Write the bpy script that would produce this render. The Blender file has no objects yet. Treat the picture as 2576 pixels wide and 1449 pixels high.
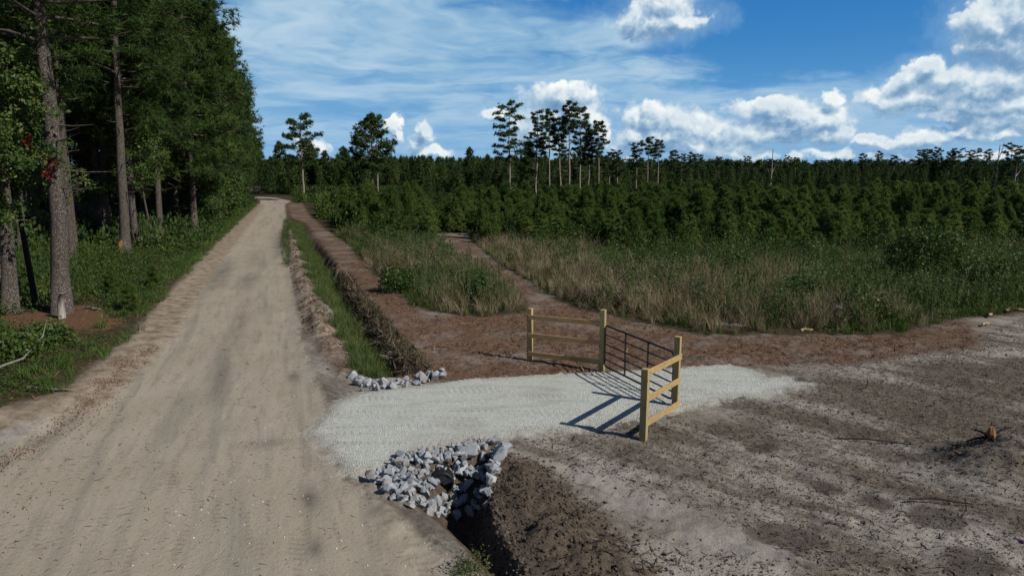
import bpy, math, random
import numpy as np
from mathutils import Vector, Matrix
R = math.radians
random.seed(7); rng = np.random.default_rng(11)
sc = bpy.context.scene
C = sc.collection

# ------------------------------------------------------------------ camera
CAM_H = 6.0; PITCH = R(10.2); FL = 1717.3
cd = bpy.data.cameras.new('camera'); cam = bpy.data.objects.new('camera', cd); C.objects.link(cam)
cam.location = (0, 0, CAM_H); cam.rotation_euler = (math.pi/2-PITCH, 0, 0)
cd.sensor_width = 36; cd.lens = 24; cd.clip_start = .1; cd.clip_end = 6000
sc.camera = cam

# ------------------------------------------------------------------ light
SUN = Vector((1.6, -.86, 0)).normalized(); EL = R(39.6)
SUN = Vector((SUN.x*math.cos(EL), SUN.y*math.cos(EL), math.sin(EL)))
ld = bpy.data.lights.new('sun', 'SUN'); ld.energy = 4.4; ld.angle = R(.5); ld.color = (1, .945, .86)
sun = bpy.data.objects.new('sun', ld); C.objects.link(sun)
sun.rotation_euler = SUN.to_track_quat('Z', 'Y').to_euler()
sc.view_settings.view_transform = 'Standard'; sc.view_settings.look = 'None'
sc.view_settings.exposure = -.04; sc.view_settings.gamma = 1
sc.render.resolution_x = 1024; sc.render.resolution_y = 575
sc.render.engine = 'CYCLES'; sc.cycles.max_bounces = 4; sc.cycles.diffuse_bounces = 3; sc.cycles.caustics_reflective = False

# ------------------------------------------------------------------ node helpers
class NT:
    def __init__(s, nt): s.nt = nt; s.N = nt.nodes; s.L = nt.links
    def put(s, sock, v):
        if v is None: return
        if isinstance(v, bpy.types.NodeSocket): s.L.new(v, sock)
        else: sock.default_value = v
    def math(s, op, a, b=None, c=None, clamp=False):
        n = s.N.new('ShaderNodeMath'); n.operation = op; n.use_clamp = clamp
        for i, v in enumerate((a, b, c)): s.put(n.inputs[i], v)
        return n.outputs[0]
    def vec(s, op, a, b=None, scale=None):
        n = s.N.new('ShaderNodeVectorMath'); n.operation = op
        s.put(n.inputs[0], a); s.put(n.inputs[1], b)
        if scale is not None: s.put(n.inputs['Scale'], scale)
        return n.outputs['Value'] if op in ('LENGTH', 'DOT_PRODUCT') else n.outputs['Vector']
    def comb(s, x=0., y=0., z=0.):
        n = s.N.new('ShaderNodeCombineXYZ')
        for i, v in enumerate((x, y, z)): s.put(n.inputs[i], v)
        return n.outputs[0]
    def sep(s, v):
        n = s.N.new('ShaderNodeSeparateXYZ'); s.put(n.inputs[0], v); return n.outputs
    def noise(s, v, scale, detail=4, rough=.55, dist=0., col=False, dim='3D'):
        n = s.N.new('ShaderNodeTexNoise'); n.noise_dimensions = dim; s.put(n.inputs['Vector'], v)
        n.inputs['Scale'].default_value = scale; n.inputs['Detail'].default_value = detail
        n.inputs['Roughness'].default_value = rough; n.inputs['Distortion'].default_value = dist
        return n.outputs['Color'] if col else n.outputs['Fac']
    def voro(s, v, scale, feat='F1', out='Distance'):
        n = s.N.new('ShaderNodeTexVoronoi'); n.feature = feat; s.put(n.inputs['Vector'], v)
        n.inputs['Scale'].default_value = scale
        return n.outputs[out]
    def mr(s, v, a, b, c=0., d=1., smooth=True):
        n = s.N.new('ShaderNodeMapRange'); n.interpolation_type = 'SMOOTHSTEP' if smooth else 'LINEAR'
        s.put(n.inputs[0], v)
        for i, q in enumerate((a, b, c, d)): s.put(n.inputs[i+1], q)
        return n.outputs[0]
    def mix(s, f, a, b, mode='MIX'):
        n = s.N.new('ShaderNodeMix'); n.data_type = 'RGBA'; n.blend_type = mode
        s.put(n.inputs[0], f); s.put(n.inputs[6], a); s.put(n.inputs[7], b)
        return n.outputs[2]
    def attr(s, name, out='Fac'):
        n = s.N.new('ShaderNodeAttribute'); n.attribute_name = name; return n.outputs[out]
    def ramp(s, v, stops):
        n = s.N.new('ShaderNodeValToRGB'); s.put(n.inputs[0], v); e = n.color_ramp.elements
        while len(e) < len(stops): e.new(.5)
        for q, (p, c) in zip(e, stops): q.position = p; q.color = (*c, 1)
        return n.outputs[0]
def c4(*a): return (*a, 1.)

# ------------------------------------------------------------------ world: sky and clouds
w = bpy.data.worlds.new('World'); sc.world = w; w.use_nodes = True
t = NT(w.node_tree); t.N.clear()
sky = t.N.new('ShaderNodeTexSky'); sky.sky_type = 'NISHITA'; sky.sun_disc = False
sky.sun_elevation = EL; sky.sun_rotation = math.atan2(SUN.x, SUN.y)
sky.air_density = 1.0; sky.dust_density = .2; sky.ozone_density = 2.5
co = t.N.new('ShaderNodeTexCoord').outputs['Generated']
sx, sy, sz = t.sep(co)
az = t.math('ARCTAN2', sx, sy); el = t.math('ARCSINE', sz)
ae = t.comb(az, el, 0.)
def pix(x, y):                      # direction (azimuth, elevation) of a point seen in the sky
    a = (x-1288)/FL; b = (y-724.5)/FL
    fy = math.cos(PITCH)-b*math.sin(PITCH); fz = -math.sin(PITCH)-b*math.cos(PITCH)
    return math.atan2(a, fy), math.atan2(fz, math.hypot(a, fy))
# cumulus heads: x, y, half width, half height
HEADS = [
 (1660,20,72,40),(1650,60,92,28),(1600,45,45,30),(1700,55,60,18),
 (1600,300,30,26),(1640,310,60,34),(1700,320,60,36),(1760,330,60,34),(1810,345,50,36),(1690,350,130,34),(1600,345,40,26),(1770,375,110,24),
 (1400,245,62,34),(1455,232,36,26),(1430,285,75,46),(1380,300,60,36),(1490,300,32,30),(1500,330,35,30),(1350,340,60,36),(1245,290,32,16),
 (1940,270,90,24),(1990,285,100,24),(2060,300,70,26),(2090,245,26,16),(1960,330,140,28),(2070,335,70,22),(2000,310,120,24),
 (990,310,14,20),(993,325,12,14),(1060,335,17,18),(1050,355,30,15),(1085,385,36,11),(790,370,40,18),
 (2500,60,90,50),(2570,30,90,60),(2480,110,70,40),(2560,120,110,50),(2405,120,16,18),
 (2340,180,40,30),(2290,205,50,32),(2390,210,90,36),(2480,220,70,40),(2560,200,90,50),(2240,245,60,24),(2330,250,110,26),(2450,260,110,30),(2570,270,120,40),
 (2400,290,90,14),(2560,300,150,20),(2290,355,44,22),(2340,350,36,20),(2250,365,50,14),(2190,355,34,12),(2420,330,70,14),(2520,335,90,16),(2130,385,30,10),(2000,400,20,12),(2060,388,40,9),(2250,395,60,8),
 (1560,395,60,10),(1860,395,60,8),(2520,390,90,10)]
grp = bpy.data.node_groups.new('cumulus_field', 'ShaderNodeTree')
grp.interface.new_socket('P', in_out='INPUT', socket_type='NodeSocketVector')
grp.interface.new_socket('D', in_out='OUTPUT', socket_type='NodeSocketFloat')
g = NT(grp); gi = g.N.new('NodeGroupInput'); go = g.N.new('NodeGroupOutput')
P = gi.outputs[0]
w1 = g.vec('SCALE', g.vec('SUBTRACT', g.noise(P, 18, 2, .5, col=True), (.5, .5, .5)), scale=.040)
w2 = g.vec('SCALE', g.vec('SUBTRACT', g.noise(P, 60, 7, .56, col=True), (.5, .5, .5)), scale=.022)
Q = g.vec('ADD', g.vec('ADD', P, w1), w2)
d = None
for (hx, hy, a_, b_) in HEADS:
    p0 = pix(hx, hy); p1 = pix(hx+a_, hy); p2 = pix(hx, hy-b_)
    ra = 1.06*abs(p1[0]-p0[0]); rb = 1.10*abs(p2[1]-p0[1])
    q = g.vec('MULTIPLY', g.vec('SUBTRACT', Q, (p0[0], p0[1], 0)), (1/ra, 1/rb, 0))
    l = g.vec('LENGTH', q)
    if d is None: d = l
    else:
        n = g.N.new('ShaderNodeMath'); n.operation = 'SMOOTH_MIN'; g.L.new(d, n.inputs[0]); g.L.new(l, n.inputs[1]); n.inputs[2].default_value = .12
        d = n.outputs[0]
vb = g.voro(g.vec('ADD', P, w1), 40, 'SMOOTH_F1'); vb2 = g.voro(g.vec('ADD', P, w2), 105, 'F1'); vb3 = g.voro(g.vec('ADD', P, w2), 260, 'F1')
d = g.math('ADD', d, g.math('ADD', g.math('MULTIPLY', g.math('SUBTRACT', vb, .35), .62), g.math('ADD', g.math('MULTIPLY', g.math('SUBTRACT', vb2, .4), .34), g.math('SUBTRACT', g.math('MULTIPLY', g.math('SUBTRACT', vb3, .4), .10), .30))))
g.L.new(d, go.inputs[0])
def field(p):
    n = t.N.new('ShaderNodeGroup'); n.node_tree = grp; t.L.new(p, n.inputs[0]); return n.outputs[0]
D0 = field(ae); D1 = field(t.vec('ADD', ae, (.0055, .0125, 0)))
soft = t.mr(t.noise(ae, 14, 2), .36, .62, .12, .48)
dens = t.mr(D0, t.math('ADD', 1.02, soft), t.math('SUBTRACT', .98, t.math('MULTIPLY', soft, 1.3)))
halo = t.math('MULTIPLY', t.mr(D0, 2.3, .9), .42)
lit = t.mr(t.math('SUBTRACT', D1, D0), -.70, .70, smooth=False)
lowf = t.mr(t.noise(ae, 20, 4), .36, .64)
core = t.mr(D0, .15, 1.0)                      # thin rims stay bright, thick bases go grey
lit = t.math('ADD', t.math('MULTIPLY', lit, .74), t.math('ADD', t.math('MULTIPLY', core, .16), t.math('MULTIPLY', lowf, .16)), clamp=True)
cum = t.ramp(lit, [(0, (.12, .26, .46)), (.30, (.21, .37, .57)), (.50, (.38, .53, .69)), (.68, (.62, .74, .83)), (.84, (.80, .87, .91)), (1, (.98, 1.02, 1.0))])
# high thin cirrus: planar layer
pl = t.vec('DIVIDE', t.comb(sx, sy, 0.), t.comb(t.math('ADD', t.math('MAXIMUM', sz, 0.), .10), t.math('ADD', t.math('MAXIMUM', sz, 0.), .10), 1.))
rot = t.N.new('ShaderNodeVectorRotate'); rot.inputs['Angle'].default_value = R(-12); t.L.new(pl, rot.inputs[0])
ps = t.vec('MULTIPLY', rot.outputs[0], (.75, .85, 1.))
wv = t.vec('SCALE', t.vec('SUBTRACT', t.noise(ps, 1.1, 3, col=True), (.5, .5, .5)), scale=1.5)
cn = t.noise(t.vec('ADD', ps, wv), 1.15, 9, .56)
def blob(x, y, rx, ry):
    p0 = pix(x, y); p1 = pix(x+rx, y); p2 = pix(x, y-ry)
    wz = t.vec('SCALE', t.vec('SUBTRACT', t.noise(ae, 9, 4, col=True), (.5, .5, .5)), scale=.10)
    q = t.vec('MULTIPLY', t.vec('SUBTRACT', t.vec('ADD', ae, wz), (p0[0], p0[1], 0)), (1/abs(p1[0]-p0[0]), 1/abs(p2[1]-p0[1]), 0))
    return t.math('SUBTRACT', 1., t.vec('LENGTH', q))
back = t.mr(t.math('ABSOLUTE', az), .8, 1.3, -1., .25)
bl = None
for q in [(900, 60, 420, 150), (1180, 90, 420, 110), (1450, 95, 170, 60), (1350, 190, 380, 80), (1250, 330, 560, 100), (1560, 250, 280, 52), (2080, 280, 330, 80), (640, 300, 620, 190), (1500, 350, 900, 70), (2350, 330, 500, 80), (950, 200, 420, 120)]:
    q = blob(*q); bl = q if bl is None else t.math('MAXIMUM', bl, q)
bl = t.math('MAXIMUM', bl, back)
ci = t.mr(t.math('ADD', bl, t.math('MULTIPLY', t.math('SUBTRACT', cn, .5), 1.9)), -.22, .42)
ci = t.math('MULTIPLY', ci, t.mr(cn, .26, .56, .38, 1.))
grad = t.ramp(t.math('MULTIPLY', el, 1.6), [(0, (.130, .350, .63)), (.14, (.055, .275, .61)), (.42, (.009, .160, .50)), (.72, (.002, .088, .40)), (1, (.002, .070, .34))])
S_SKY = .10
skyc = t.mix(.08, grad, t.vec('SCALE', sky.outputs[0], scale=S_SKY))
c1 = t.mix(t.math('MULTIPLY', ci, .92), skyc, t.mix(t.mr(cn, .35, .7), c4(.24, .47, .69), c4(.56, .72, .84)))
veil = t.math('MULTIPLY', t.mr(el, .17, .0), .6); c1 = t.mix(veil, c1, c4(.19, .42, .72))
c1 = t.mix(halo, c1, c4(.33, .53, .74)); c2 = t.mix(t.math('MULTIPLY', dens, t.mr(el, .0, .04, .8, 1.)), c1, cum)
bg = t.N.new('ShaderNodeBackground'); t.L.new(c2, bg.inputs[0]); bg.inputs[1].default_value = 1.
# unseen sky, no cumulus: dimmed to cut fill light, high cloud added to neutralise it
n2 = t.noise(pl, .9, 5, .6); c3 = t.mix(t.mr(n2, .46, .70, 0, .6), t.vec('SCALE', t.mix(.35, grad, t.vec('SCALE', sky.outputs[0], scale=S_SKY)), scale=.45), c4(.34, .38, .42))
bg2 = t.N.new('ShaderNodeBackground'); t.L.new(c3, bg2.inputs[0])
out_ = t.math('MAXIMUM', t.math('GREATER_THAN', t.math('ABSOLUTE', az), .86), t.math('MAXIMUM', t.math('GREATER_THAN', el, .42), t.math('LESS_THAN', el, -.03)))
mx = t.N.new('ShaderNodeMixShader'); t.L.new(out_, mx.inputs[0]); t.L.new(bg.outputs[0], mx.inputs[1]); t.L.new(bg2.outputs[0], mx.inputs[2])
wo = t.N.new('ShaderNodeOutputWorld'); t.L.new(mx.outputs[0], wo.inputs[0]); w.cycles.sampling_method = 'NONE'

# ------------------------------------------------------------------ geometry helpers
def at(px, py, z=0.):
    a = (px-1288)/FL; b = (py-724.5)/FL
    fy = math.cos(PITCH)-b*math.sin(PITCH); fz = -math.sin(PITCH)-b*math.cos(PITCH)
    k = (CAM_H-z)/-fz
    return (a*k, fy*k)
def vnoise(x, y, seed=0):
    xi = np.floor(x).astype(np.int64); yi = np.floor(y).astype(np.int64); fx = x-xi; fy = y-yi
    fx = fx*fx*(3-2*fx); fy = fy*fy*(3-2*fy)
    def h(a, b):
        n = (a*374761393+b*668265263+seed*974634777) & 0xffffffff
        n = ((n ^ (n >> 13))*1274126177) & 0xffffffff
        return ((n ^ (n >> 16)) & 0xffffff)/float(0xffffff)
    return (h(xi, yi)*(1-fx)+h(xi+1, yi)*fx)*(1-fy)+(h(xi, yi+1)*(1-fx)+h(xi+1, yi+1)*fx)*fy
def fbm(x, y, s, o=4, seed=0, g_=.5):
    v = 0; a = 1; tot = 0
    for i in range(o):
        v = v+a*vnoise(x/s+17.3*i, y/s-9.1*i, seed+i); tot += a; a *= g_; s = s/2.03
    return v/tot-.5                      # about -.5 .. .5
def sm(v, a, b):
    q = np.clip((v-a)/(b-a), 0, 1); return q*q*(3-2*q)
def dseg(x, y, pts, closed=False):
    d_ = np.full(x.shape, 1e9); n = len(pts)
    for i in range(n if closed else n-1):
        ax, ay = pts[i]; bx, by = pts[(i+1) % n]; ex, ey = bx-ax, by-ay
        q = np.clip(((x-ax)*ex+(y-ay)*ey)/(ex*ex+ey*ey+1e-12), 0, 1)
        d_ = np.minimum(d_, np.hypot(x-ax-q*ex, y-ay-q*ey))
    return d_
def sdp(x, y, pts):                      # signed distance, positive inside
    d_ = dseg(x, y, pts, True); ins = np.zeros(x.shape, bool); n = len(pts)
    for i in range(n):
        ax, ay = pts[i]; bx, by = pts[(i+1) % n]
        c_ = ((ay > y) != (by > y)) & (x < (bx-ax)*(y-ay)/((by-ay) if by != ay else 1e-9)+ax)
        ins ^= c_
    return np.where(ins, d_, -d_)
def px(l): return [at(*q) for q in l]

# landmarks on the ground
ROADL = [(-14.5, -30), (-12.6, 0)]+px([(-60,1180),(0,1130),(110,1062),(250,962),(345,862),(430,745),(560,640),(610,580),(655,515)])+[(-43.5, 119), (-51, 132), (-64, 142)]
ROADR = [(3, -30), (1.2, 0)]+px([(1190,1449),(1010,1290),(870,1200),(822,1010),(800,960),(755,840),(738,720),(724,600),(716,515)])+[(-37.5, 117), (-45, 130), (-62, 137)]
ROAD = ROADL+ROADR[::-1]
DRIVE = px([(815,1045),(845,1012),(900,990),(1110,964),(1230,950),(1520,937),(1700,927),(1830,918),(1905,936),(1930,955),(1985,948),(2000,962),(2060,974),(1985,984),(1940,1004),(1840,1006),(1740,1030),(1600,1062),(1490,1085),(1300,1100),(1220,1107),(1060,1135),(960,1190),(880,1197),(830,1150),(775,1085)])
D1L = px([(722,545),(765,660),(812,760),(872,870),(905,955)]); D1R = px([(765,560),(862,680),(918,770),(978,850),(1055,945)])
DITCH1 = D1L+D1R[::-1]
D2L = px([(950,1190),(975,1250),(1050,1320),(1120,1395),(1165,1460)])+[(-.2, 6.0), (.9, 2), (2.6, -8)]
D2R = px([(1275,1125),(1238,1200),(1245,1300),(1330,1449)])+[(1.45, 6.0), (2.5, 2), (4.4, -8)]
DITCH2 = D2L+D2R[::-1]
END2 = px([(960,1190),(1060,1137),(1275,1108)]); END1 = px([(895,962),(1060,948)])
CLOD = px([(1235,1120),(1330,1160),(1440,1230),(1540,1320),(1640,1460),(1600,1700)])+[(1.7, 4)]+px([(1330,1449),(1250,1300),(1240,1200)])
BERM = px([(716,600),(738,700),(752,770),(778,850),(810,905),(850,950),(895,945),(868,870),(812,762),(768,665),(738,560)])
MULCH = px([(735,503),(760,508),(775,535),(872,625),(962,730),(1060,795),(1200,800),(1340,790),(1330,740),(1205,668),(1105,600),(1130,592),(1165,600),(1225,660),(1400,765),(1560,810),(1760,852),(2000,850),(2260,850),(2420,815),(2420,870),(2100,905),(1830,915),(1520,930),(1115,955),(1045,935),(978,850),(862,680),(765,560),(730,548),(722,512)])
PATH = px([(1105,598),(1130,592),(1165,600),(1225,660),(1400,765),(1470,800),(1345,792),(1330,740),(1205,668)])
VEGL = px([(-200,1115),(0,1050),(165,1008),(275,915),(345,852),(412,768),(472,702),(568,597),(644,522)])+[(-45, 122), (-54, 140), (-300, 150), (-300, 0), (-60, -20)]
GRA = px([(775,500),(800,560),(872,612),(960,712),(1050,778),(1130,792),(1200,800),(1330,788),(1312,736),(1186,666),(1094,602),(1020,540),(900,500)])
GRB = px([(1180,602),(1252,662),(1412,764),(1560,800),(1750,842),(2000,842),(2260,842),(2400,808),(2576,790),(3300,770),(3300,480),(1170,480)])
PLANT = px([(870,590),(1000,602),(1105,602),(1135,585),(1170,604),(1300,602),(1500,622),(1700,628),(1900,632),(2100,628),(2300,622),(2576,612),(3300,600)])+[(200, 160), (-38, 160)]+px([(800,480)])
STRAW = px([(110,800),(210,785),(290,806),(310,832),(230,856),(120,842),(20,850),(-40,826)])
MOUND = at(2520, 1180)
RDX, RDY = -.315, .949                   # road heading
def terrain(x, y):
    z = .10*fbm(x, y, 9, 3, 3)+.05*fbm(x, y, 1.6, 3, 5)
    ro = sdp(x, y, ROAD); dr = sdp(x, y, DRIVE)
    inr = sm(ro, -.2, .5)
    rt = (x*RDY-y*RDX)
    z = z*(1-.7*inr)
    z += inr*(-.05+.03*fbm(rt*1.0, (x*RDX+y*RDY)/7, .35, 3, 8))
    vl = sdp(x, y, VEGL)
    z += .30*sm(vl, -1.4, 1.6)*(1-sm(y, 90, 120))
    bank = np.exp(-((vl+.6)/.6)**2)*(1-.93*sm(y, 18, 32))*(1-sm(y, 70, 95))*sm(y, 5, 12)
    z += bank*(.10+.10*fbm(x, y, .33, 4, 21, .7))
    be = sdp(x, y, BERM); z += sm(be, -.15, .45)*(.15+.85*np.maximum(fbm(x, y, 1.1, 5, 31, .68), -.12))*(1-.6*sm(y, 40, 80))
    drv = sm(dr, -.12, .25); z = z*(1-.6*drv)+.05*drv
    z += np.exp(-((dr-.12)/.16)**2)*(.015+.07*fbm(x, y, .25, 3, 41, .7))*sm(x, -3.2, -1.)
    z += drv*.012*fbm(x, y, .12, 3, 45, .7)
    # clearing: wheel ridges, humps, clods
    cl = sm(x-rt*0, .2, 1.5)*(1-inr)*(1-drv)*(1-sm(y, 26, 32))
    a = R(-38); u_ = x*math.sin(-a)-y*math.cos(a); q_ = x*math.cos(a)+y*math.sin(a)
    z += cl*(.17*fbm((x*.62+y*.78), (x*.78-y*.62)/5, .8, 4, 51, .6)+.13*fbm(x, y, .5, 5, 55, .72))
    z += (1-inr)*(1-drv)*.05*fbm(x, y, .22, 3, 57, .7)*(1-sm(y, 28, 36))
    co_ = sdp(x, y, CLOD); z += sm(co_+.5*fbm(x, y, .9, 3, 62), -.15, .6)*(.12+.45*fbm(x, y, .6, 5, 61, .68))
    md = np.hypot((x-MOUND[0]-.3)/1.35, (y-MOUND[1]+.2)/.95); z += .78*np.exp(-md**2*1.1)*(1+.5*fbm(x, y, .5, 4, 65, .6))
    mu = sm(sdp(x, y, MULCH), -.2, .6)*(1-drv)*(1-sm(y, 40, 60)); z += mu*(.16*fbm(x, y, .9, 4, 81, .65)+.10*fbm(x, y, .3, 3, 83, .7))
    # ditches
    d1 = sdp(x, y, DITCH1)
    k1 = np.where(d1 > 0, sm(dseg(x, y, D1L), 0, 1.2)*sm(dseg(x, y, D1R)+.55*fbm(x, y, 1.1, 4, 72, .65), 0, .8)*sm(dseg(x, y, END1), 0, 1.0)*(1-sm(y, 50, 80)), 0)
    z -= .85*k1*(1+.35*fbm(x, y, .7, 3, 71))
    d2 = sdp(x, y, DITCH2)
    k2 = np.where(d2 > 0, sm(dseg(x, y, D2L), 0, 1.35)**1.5*sm(dseg(x, y, D2R), 0, .45)*sm(dseg(x, y, END2), 0, 1.9), 0)
    z -= 1.15*k2*(1+.3*fbm(x, y, .6, 3, 73))
    z += (k1+k2*1.2)*(1-sm(y, 30, 40))*.22*fbm(x, y, .42, 4, 79, .7)
    bw = sdp(x, y, px([(880,1200),(950,1190),(1060,1325),(1170,1449),(1060,1449),(960,1330)]))
    z += sm(bw, -.2, .3)*.30*fbm(x, y, .7, 4, 75, .65)
    return z
def T(x, y):
    a = np.atleast_1d(np.asarray(x, float)); b = np.atleast_1d(np.asarray(y, float)); return terrain(a, b)
def T1(x, y): return float(T(x, y)[0])

def tag(o, label=None, cat=None, group=None, kind=None):
    if label: o['label'] = label
    if cat: o['category'] = cat
    if group: o['group'] = group
    if kind: o['kind'] = kind
    return o
def mesh(name, V, F, mat=None, attrs=None, smooth=False):
    V = np.asarray(V, np.float32).reshape(-1, 3); F = np.asarray(F, np.int32)
    me = bpy.data.meshes.new(name); n, k = F.shape
    me.vertices.add(len(V)); me.vertices.foreach_set('co', V.ravel())
    me.loops.add(n*k); me.loops.foreach_set('vertex_index', F.ravel())
    me.polygons.add(n); me.polygons.foreach_set('loop_start', np.arange(0, n*k, k, dtype=np.int32))
    me.update(calc_edges=True); me.validate()
    me.polygons.foreach_set('use_smooth', np.full(n, smooth))
    for a_, v in (attrs or {}).items():
        at_ = me.attributes.new(a_, 'FLOAT', 'POINT'); at_.data.foreach_set('value', np.asarray(v, np.float32))
    if mat: me.materials.append(mat)
    return me
def obj(name, me, parent=None, loc=None, rz=None, sc_=None):
    o = bpy.data.objects.new(name, me); C.objects.link(o)
    if parent: o.parent = parent
    if loc is not None: o.location = loc
    if rz is not None: o.rotation_euler = (0, 0, rz) if not hasattr(rz, '__len__') else rz
    if sc_ is not None: o.scale = (sc_,)*3 if not hasattr(sc_, '__len__') else sc_
    return o
def join(parts):                         # [(V,F,attr-array or None)], equal face size
    Vs = []; Fs = []; As = []; o = 0
    for V, F, A in parts:
        Vs.append(V); Fs.append(np.asarray(F)+o); As.append(np.broadcast_to(A if A is not None else 0., (len(V),))); o += len(V)
    return np.concatenate(Vs), np.concatenate(Fs), np.concatenate(As)
def rotm(rx, ry, rz):                    # arrays -> (N,3,3)
    cx, sx_ = np.cos(rx), np.sin(rx); cy, sy_ = np.cos(ry), np.sin(ry); cz, sz_ = np.cos(rz), np.sin(rz)
    M = np.empty((len(rx), 3, 3))
    M[:, 0, 0] = cz*cy; M[:, 0, 1] = cz*sy_*sx_-sz_*cx; M[:, 0, 2] = cz*sy_*cx+sz_*sx_
    M[:, 1, 0] = sz_*cy; M[:, 1, 1] = sz_*sy_*sx_+cz*cx; M[:, 1, 2] = sz_*sy_*cx-cz*sx_
    M[:, 2, 0] = -sy_; M[:, 2, 1] = cy*sx_; M[:, 2, 2] = cy*cx
    return M
def stamp(proto, pos, M=None, s=1., tint=None):
    """copies of a small shape (V,F) at many places; proto may be a list picked at random"""
    pos = np.asarray(pos, float); N = len(pos)
    if N == 0: return np.zeros((0, 3)), np.zeros((0, 3), int), np.zeros(0)
    if isinstance(proto, list):
        idx = rng.integers(0, len(proto), N); out = []
        s_ = np.broadcast_to(np.asarray(s, float), (N,) if np.ndim(s) < 2 else np.shape(s))
        for i, p in enumerate(proto):
            k = idx == i
            if k.any(): out.append(stamp(p, pos[k], None if M is None else M[k], s_[k], None if tint is None else tint[k]))
        return join(out)
    V, F = proto; V = np.asarray(V, float); F = np.asarray(F)
    s = np.asarray(s, float)
    if s.ndim == 0: W = np.broadcast_to(V*s, (N,)+V.shape)
    elif s.ndim == 1: W = V[None]*s[:, None, None]
    else: W = V[None]*s[:, None, :]
    if M is not None: W = np.einsum('nij,nkj->nki', M, W)
    W = W+pos[:, None, :]
    FF = (F[None]+(np.arange(N)*len(V))[:, None, None]).reshape(-1, F.shape[1])
    A = np.repeat(tint if tint is not None else rng.random(N), len(V))
    return W.reshape(-1, 3), FF, A
def rm(N, tilt=None):
    if tilt is None: return rotm(rng.uniform(0, 6.28, N), rng.uniform(0, 6.28, N), rng.uniform(0, 6.28, N))
    return rotm(rng.normal(0, tilt, N), rng.normal(0, tilt, N), rng.uniform(0, 6.28, N))
def tube(pts, rad, n=8, cap=True, jit=0.):
    pts = np.asarray(pts, float); m = len(pts); V = []; F = []
    rad = np.broadcast_to(rad, (m,))
    for i in range(m):
        d_ = pts[min(i+1, m-1)]-pts[max(i-1, 0)]; d_ = d_/(np.linalg.norm(d_)+1e-9)
        up = np.array([0, 0, 1.]) if abs(d_[2]) < .8 else np.array([1., 0, 0])
        a = np.cross(d_, up); a /= np.linalg.norm(a); b = np.cross(d_, a)
        for k in range(n):
            th = 2*math.pi*k/n; r_ = rad[i]*(1+random.uniform(-jit, jit))
            V.append(pts[i]+r_*(math.cos(th)*a+math.sin(th)*b))
    for i in range(m-1):
        for k in range(n):
            k2 = (k+1) % n; A_, B_, C_, D_ = i*n+k, i*n+k2, (i+1)*n+k2, (i+1)*n+k
            F += [(A_, B_, C_), (A_, C_, D_)]
    if cap:
        for i, fl in ((0, 1), (m-1, 0)):
            V.append(pts[i]); c_ = len(V)-1
            for k in range(n):
                q = (i*n+k, i*n+(k+1) % n, c_); F.append(q[::-1] if fl == 0 else q)
    return np.array(V), np.array(F)
def box(a, b, w_, h_, bev=.006):         # a bevelled bar from a to b, width w_ (horizontal), height h_
    a = Vector(a); b = Vector(b); d_ = (b-a); L_ = d_.length; d_.normalize()
    up = Vector((0, 0, 1)) if abs(d_.z) < .9 else Vector((0, 1, 0))
    s_ = d_.cross(up).normalized(); u_ = s_.cross(d_).normalized()
    V = []; F = []
    prof = [(w_/2-bev, h_/2), (-w_/2+bev, h_/2), (-w_/2, h_/2-bev), (-w_/2, -h_/2+bev), (-w_/2+bev, -h_/2), (w_/2-bev, -h_/2), (w_/2, -h_/2+bev), (w_/2, h_/2-bev)]
    for tt, k in ((0, 1-bev*2/min(w_, h_)), (bev, 1), (L_-bev, 1), (L_, 1-bev*2/min(w_, h_))):
        for (p, q) in prof: V.append(a+d_*tt+s_*p*k+u_*q*k)
    for i in range(3):
        for k in range(8):
            k2 = (k+1) % 8; A_, B_, C_, D_ = i*8+k, i*8+k2, i*8+8+k2, i*8+8+k; F += [(A_, B_, C_), (A_, C_, D_)]
    for k in range(1, 7): F.append((0, k+1, k)); F.append((24, 24+k, 24+k+1))
    return np.array([tuple(v) for v in V]), np.array(F)

# ------------------------------------------------------------------ materials
def newmat(name, rough=.85):
    m = bpy.data.materials.new(name); m.use_nodes = True; n = NT(m.node_tree)
    b = m.node_tree.nodes['Principled BSDF']; b.inputs['Roughness'].default_value = rough
    b.inputs['Specular IOR Level'].default_value = .25
    return m, n, b
def bump(n, b, h, strength=.6, dist=.03):
    k = n.N.new('ShaderNodeBump'); k.inputs['Strength'].default_value = strength; k.inputs['Distance'].default_value = dist
    n.L.new(h, k.inputs['Height']); n.L.new(k.outputs[0], b.inputs['Normal'])
def foliage(name, stops, trans=.25, rough=.6, spec=.2, wscale=.15):
    m, n, b = newmat(name, rough); b.inputs['Specular IOR Level'].default_value = spec
    geo = n.N.new('ShaderNodeNewGeometry').outputs['Position']; oi = n.N.new('ShaderNodeObjectInfo').outputs['Random']
    v = n.math('ADD', n.math('MULTIPLY', n.attr('tint'), .55), n.math('ADD', n.math('MULTIPLY', n.noise(geo, wscale, 3), .5), n.math('MULTIPLY', oi, .2)))
    c = n.ramp(n.mr(v, .2, 1.0, smooth=False), stops); n.L.new(c, b.inputs['Base Color'])
    tr = n.N.new('ShaderNodeBsdfTranslucent'); n.L.new(c, tr.inputs[0]); ms = n.N.new('ShaderNodeMixShader'); ms.inputs[0].default_value = trans
    n.L.new(b.outputs[0], ms.inputs[1]); n.L.new(tr.outputs[0], ms.inputs[2]); n.L.new(ms.outputs[0], n.N['Material Output'].inputs[0])
    return m
M = {}
M['needle'] = foliage('pine_needles', [(0, (.024, .050, .013)), (.5, (.046, .090, .020)), (1, (.090, .135, .028))], .3)
M['needle_far'] = foliage('far_needles', [(0, (.024, .048, .014)), (.5, (.044, .080, .022)), (1, (.080, .118, .032))], wscale=.03)
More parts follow.
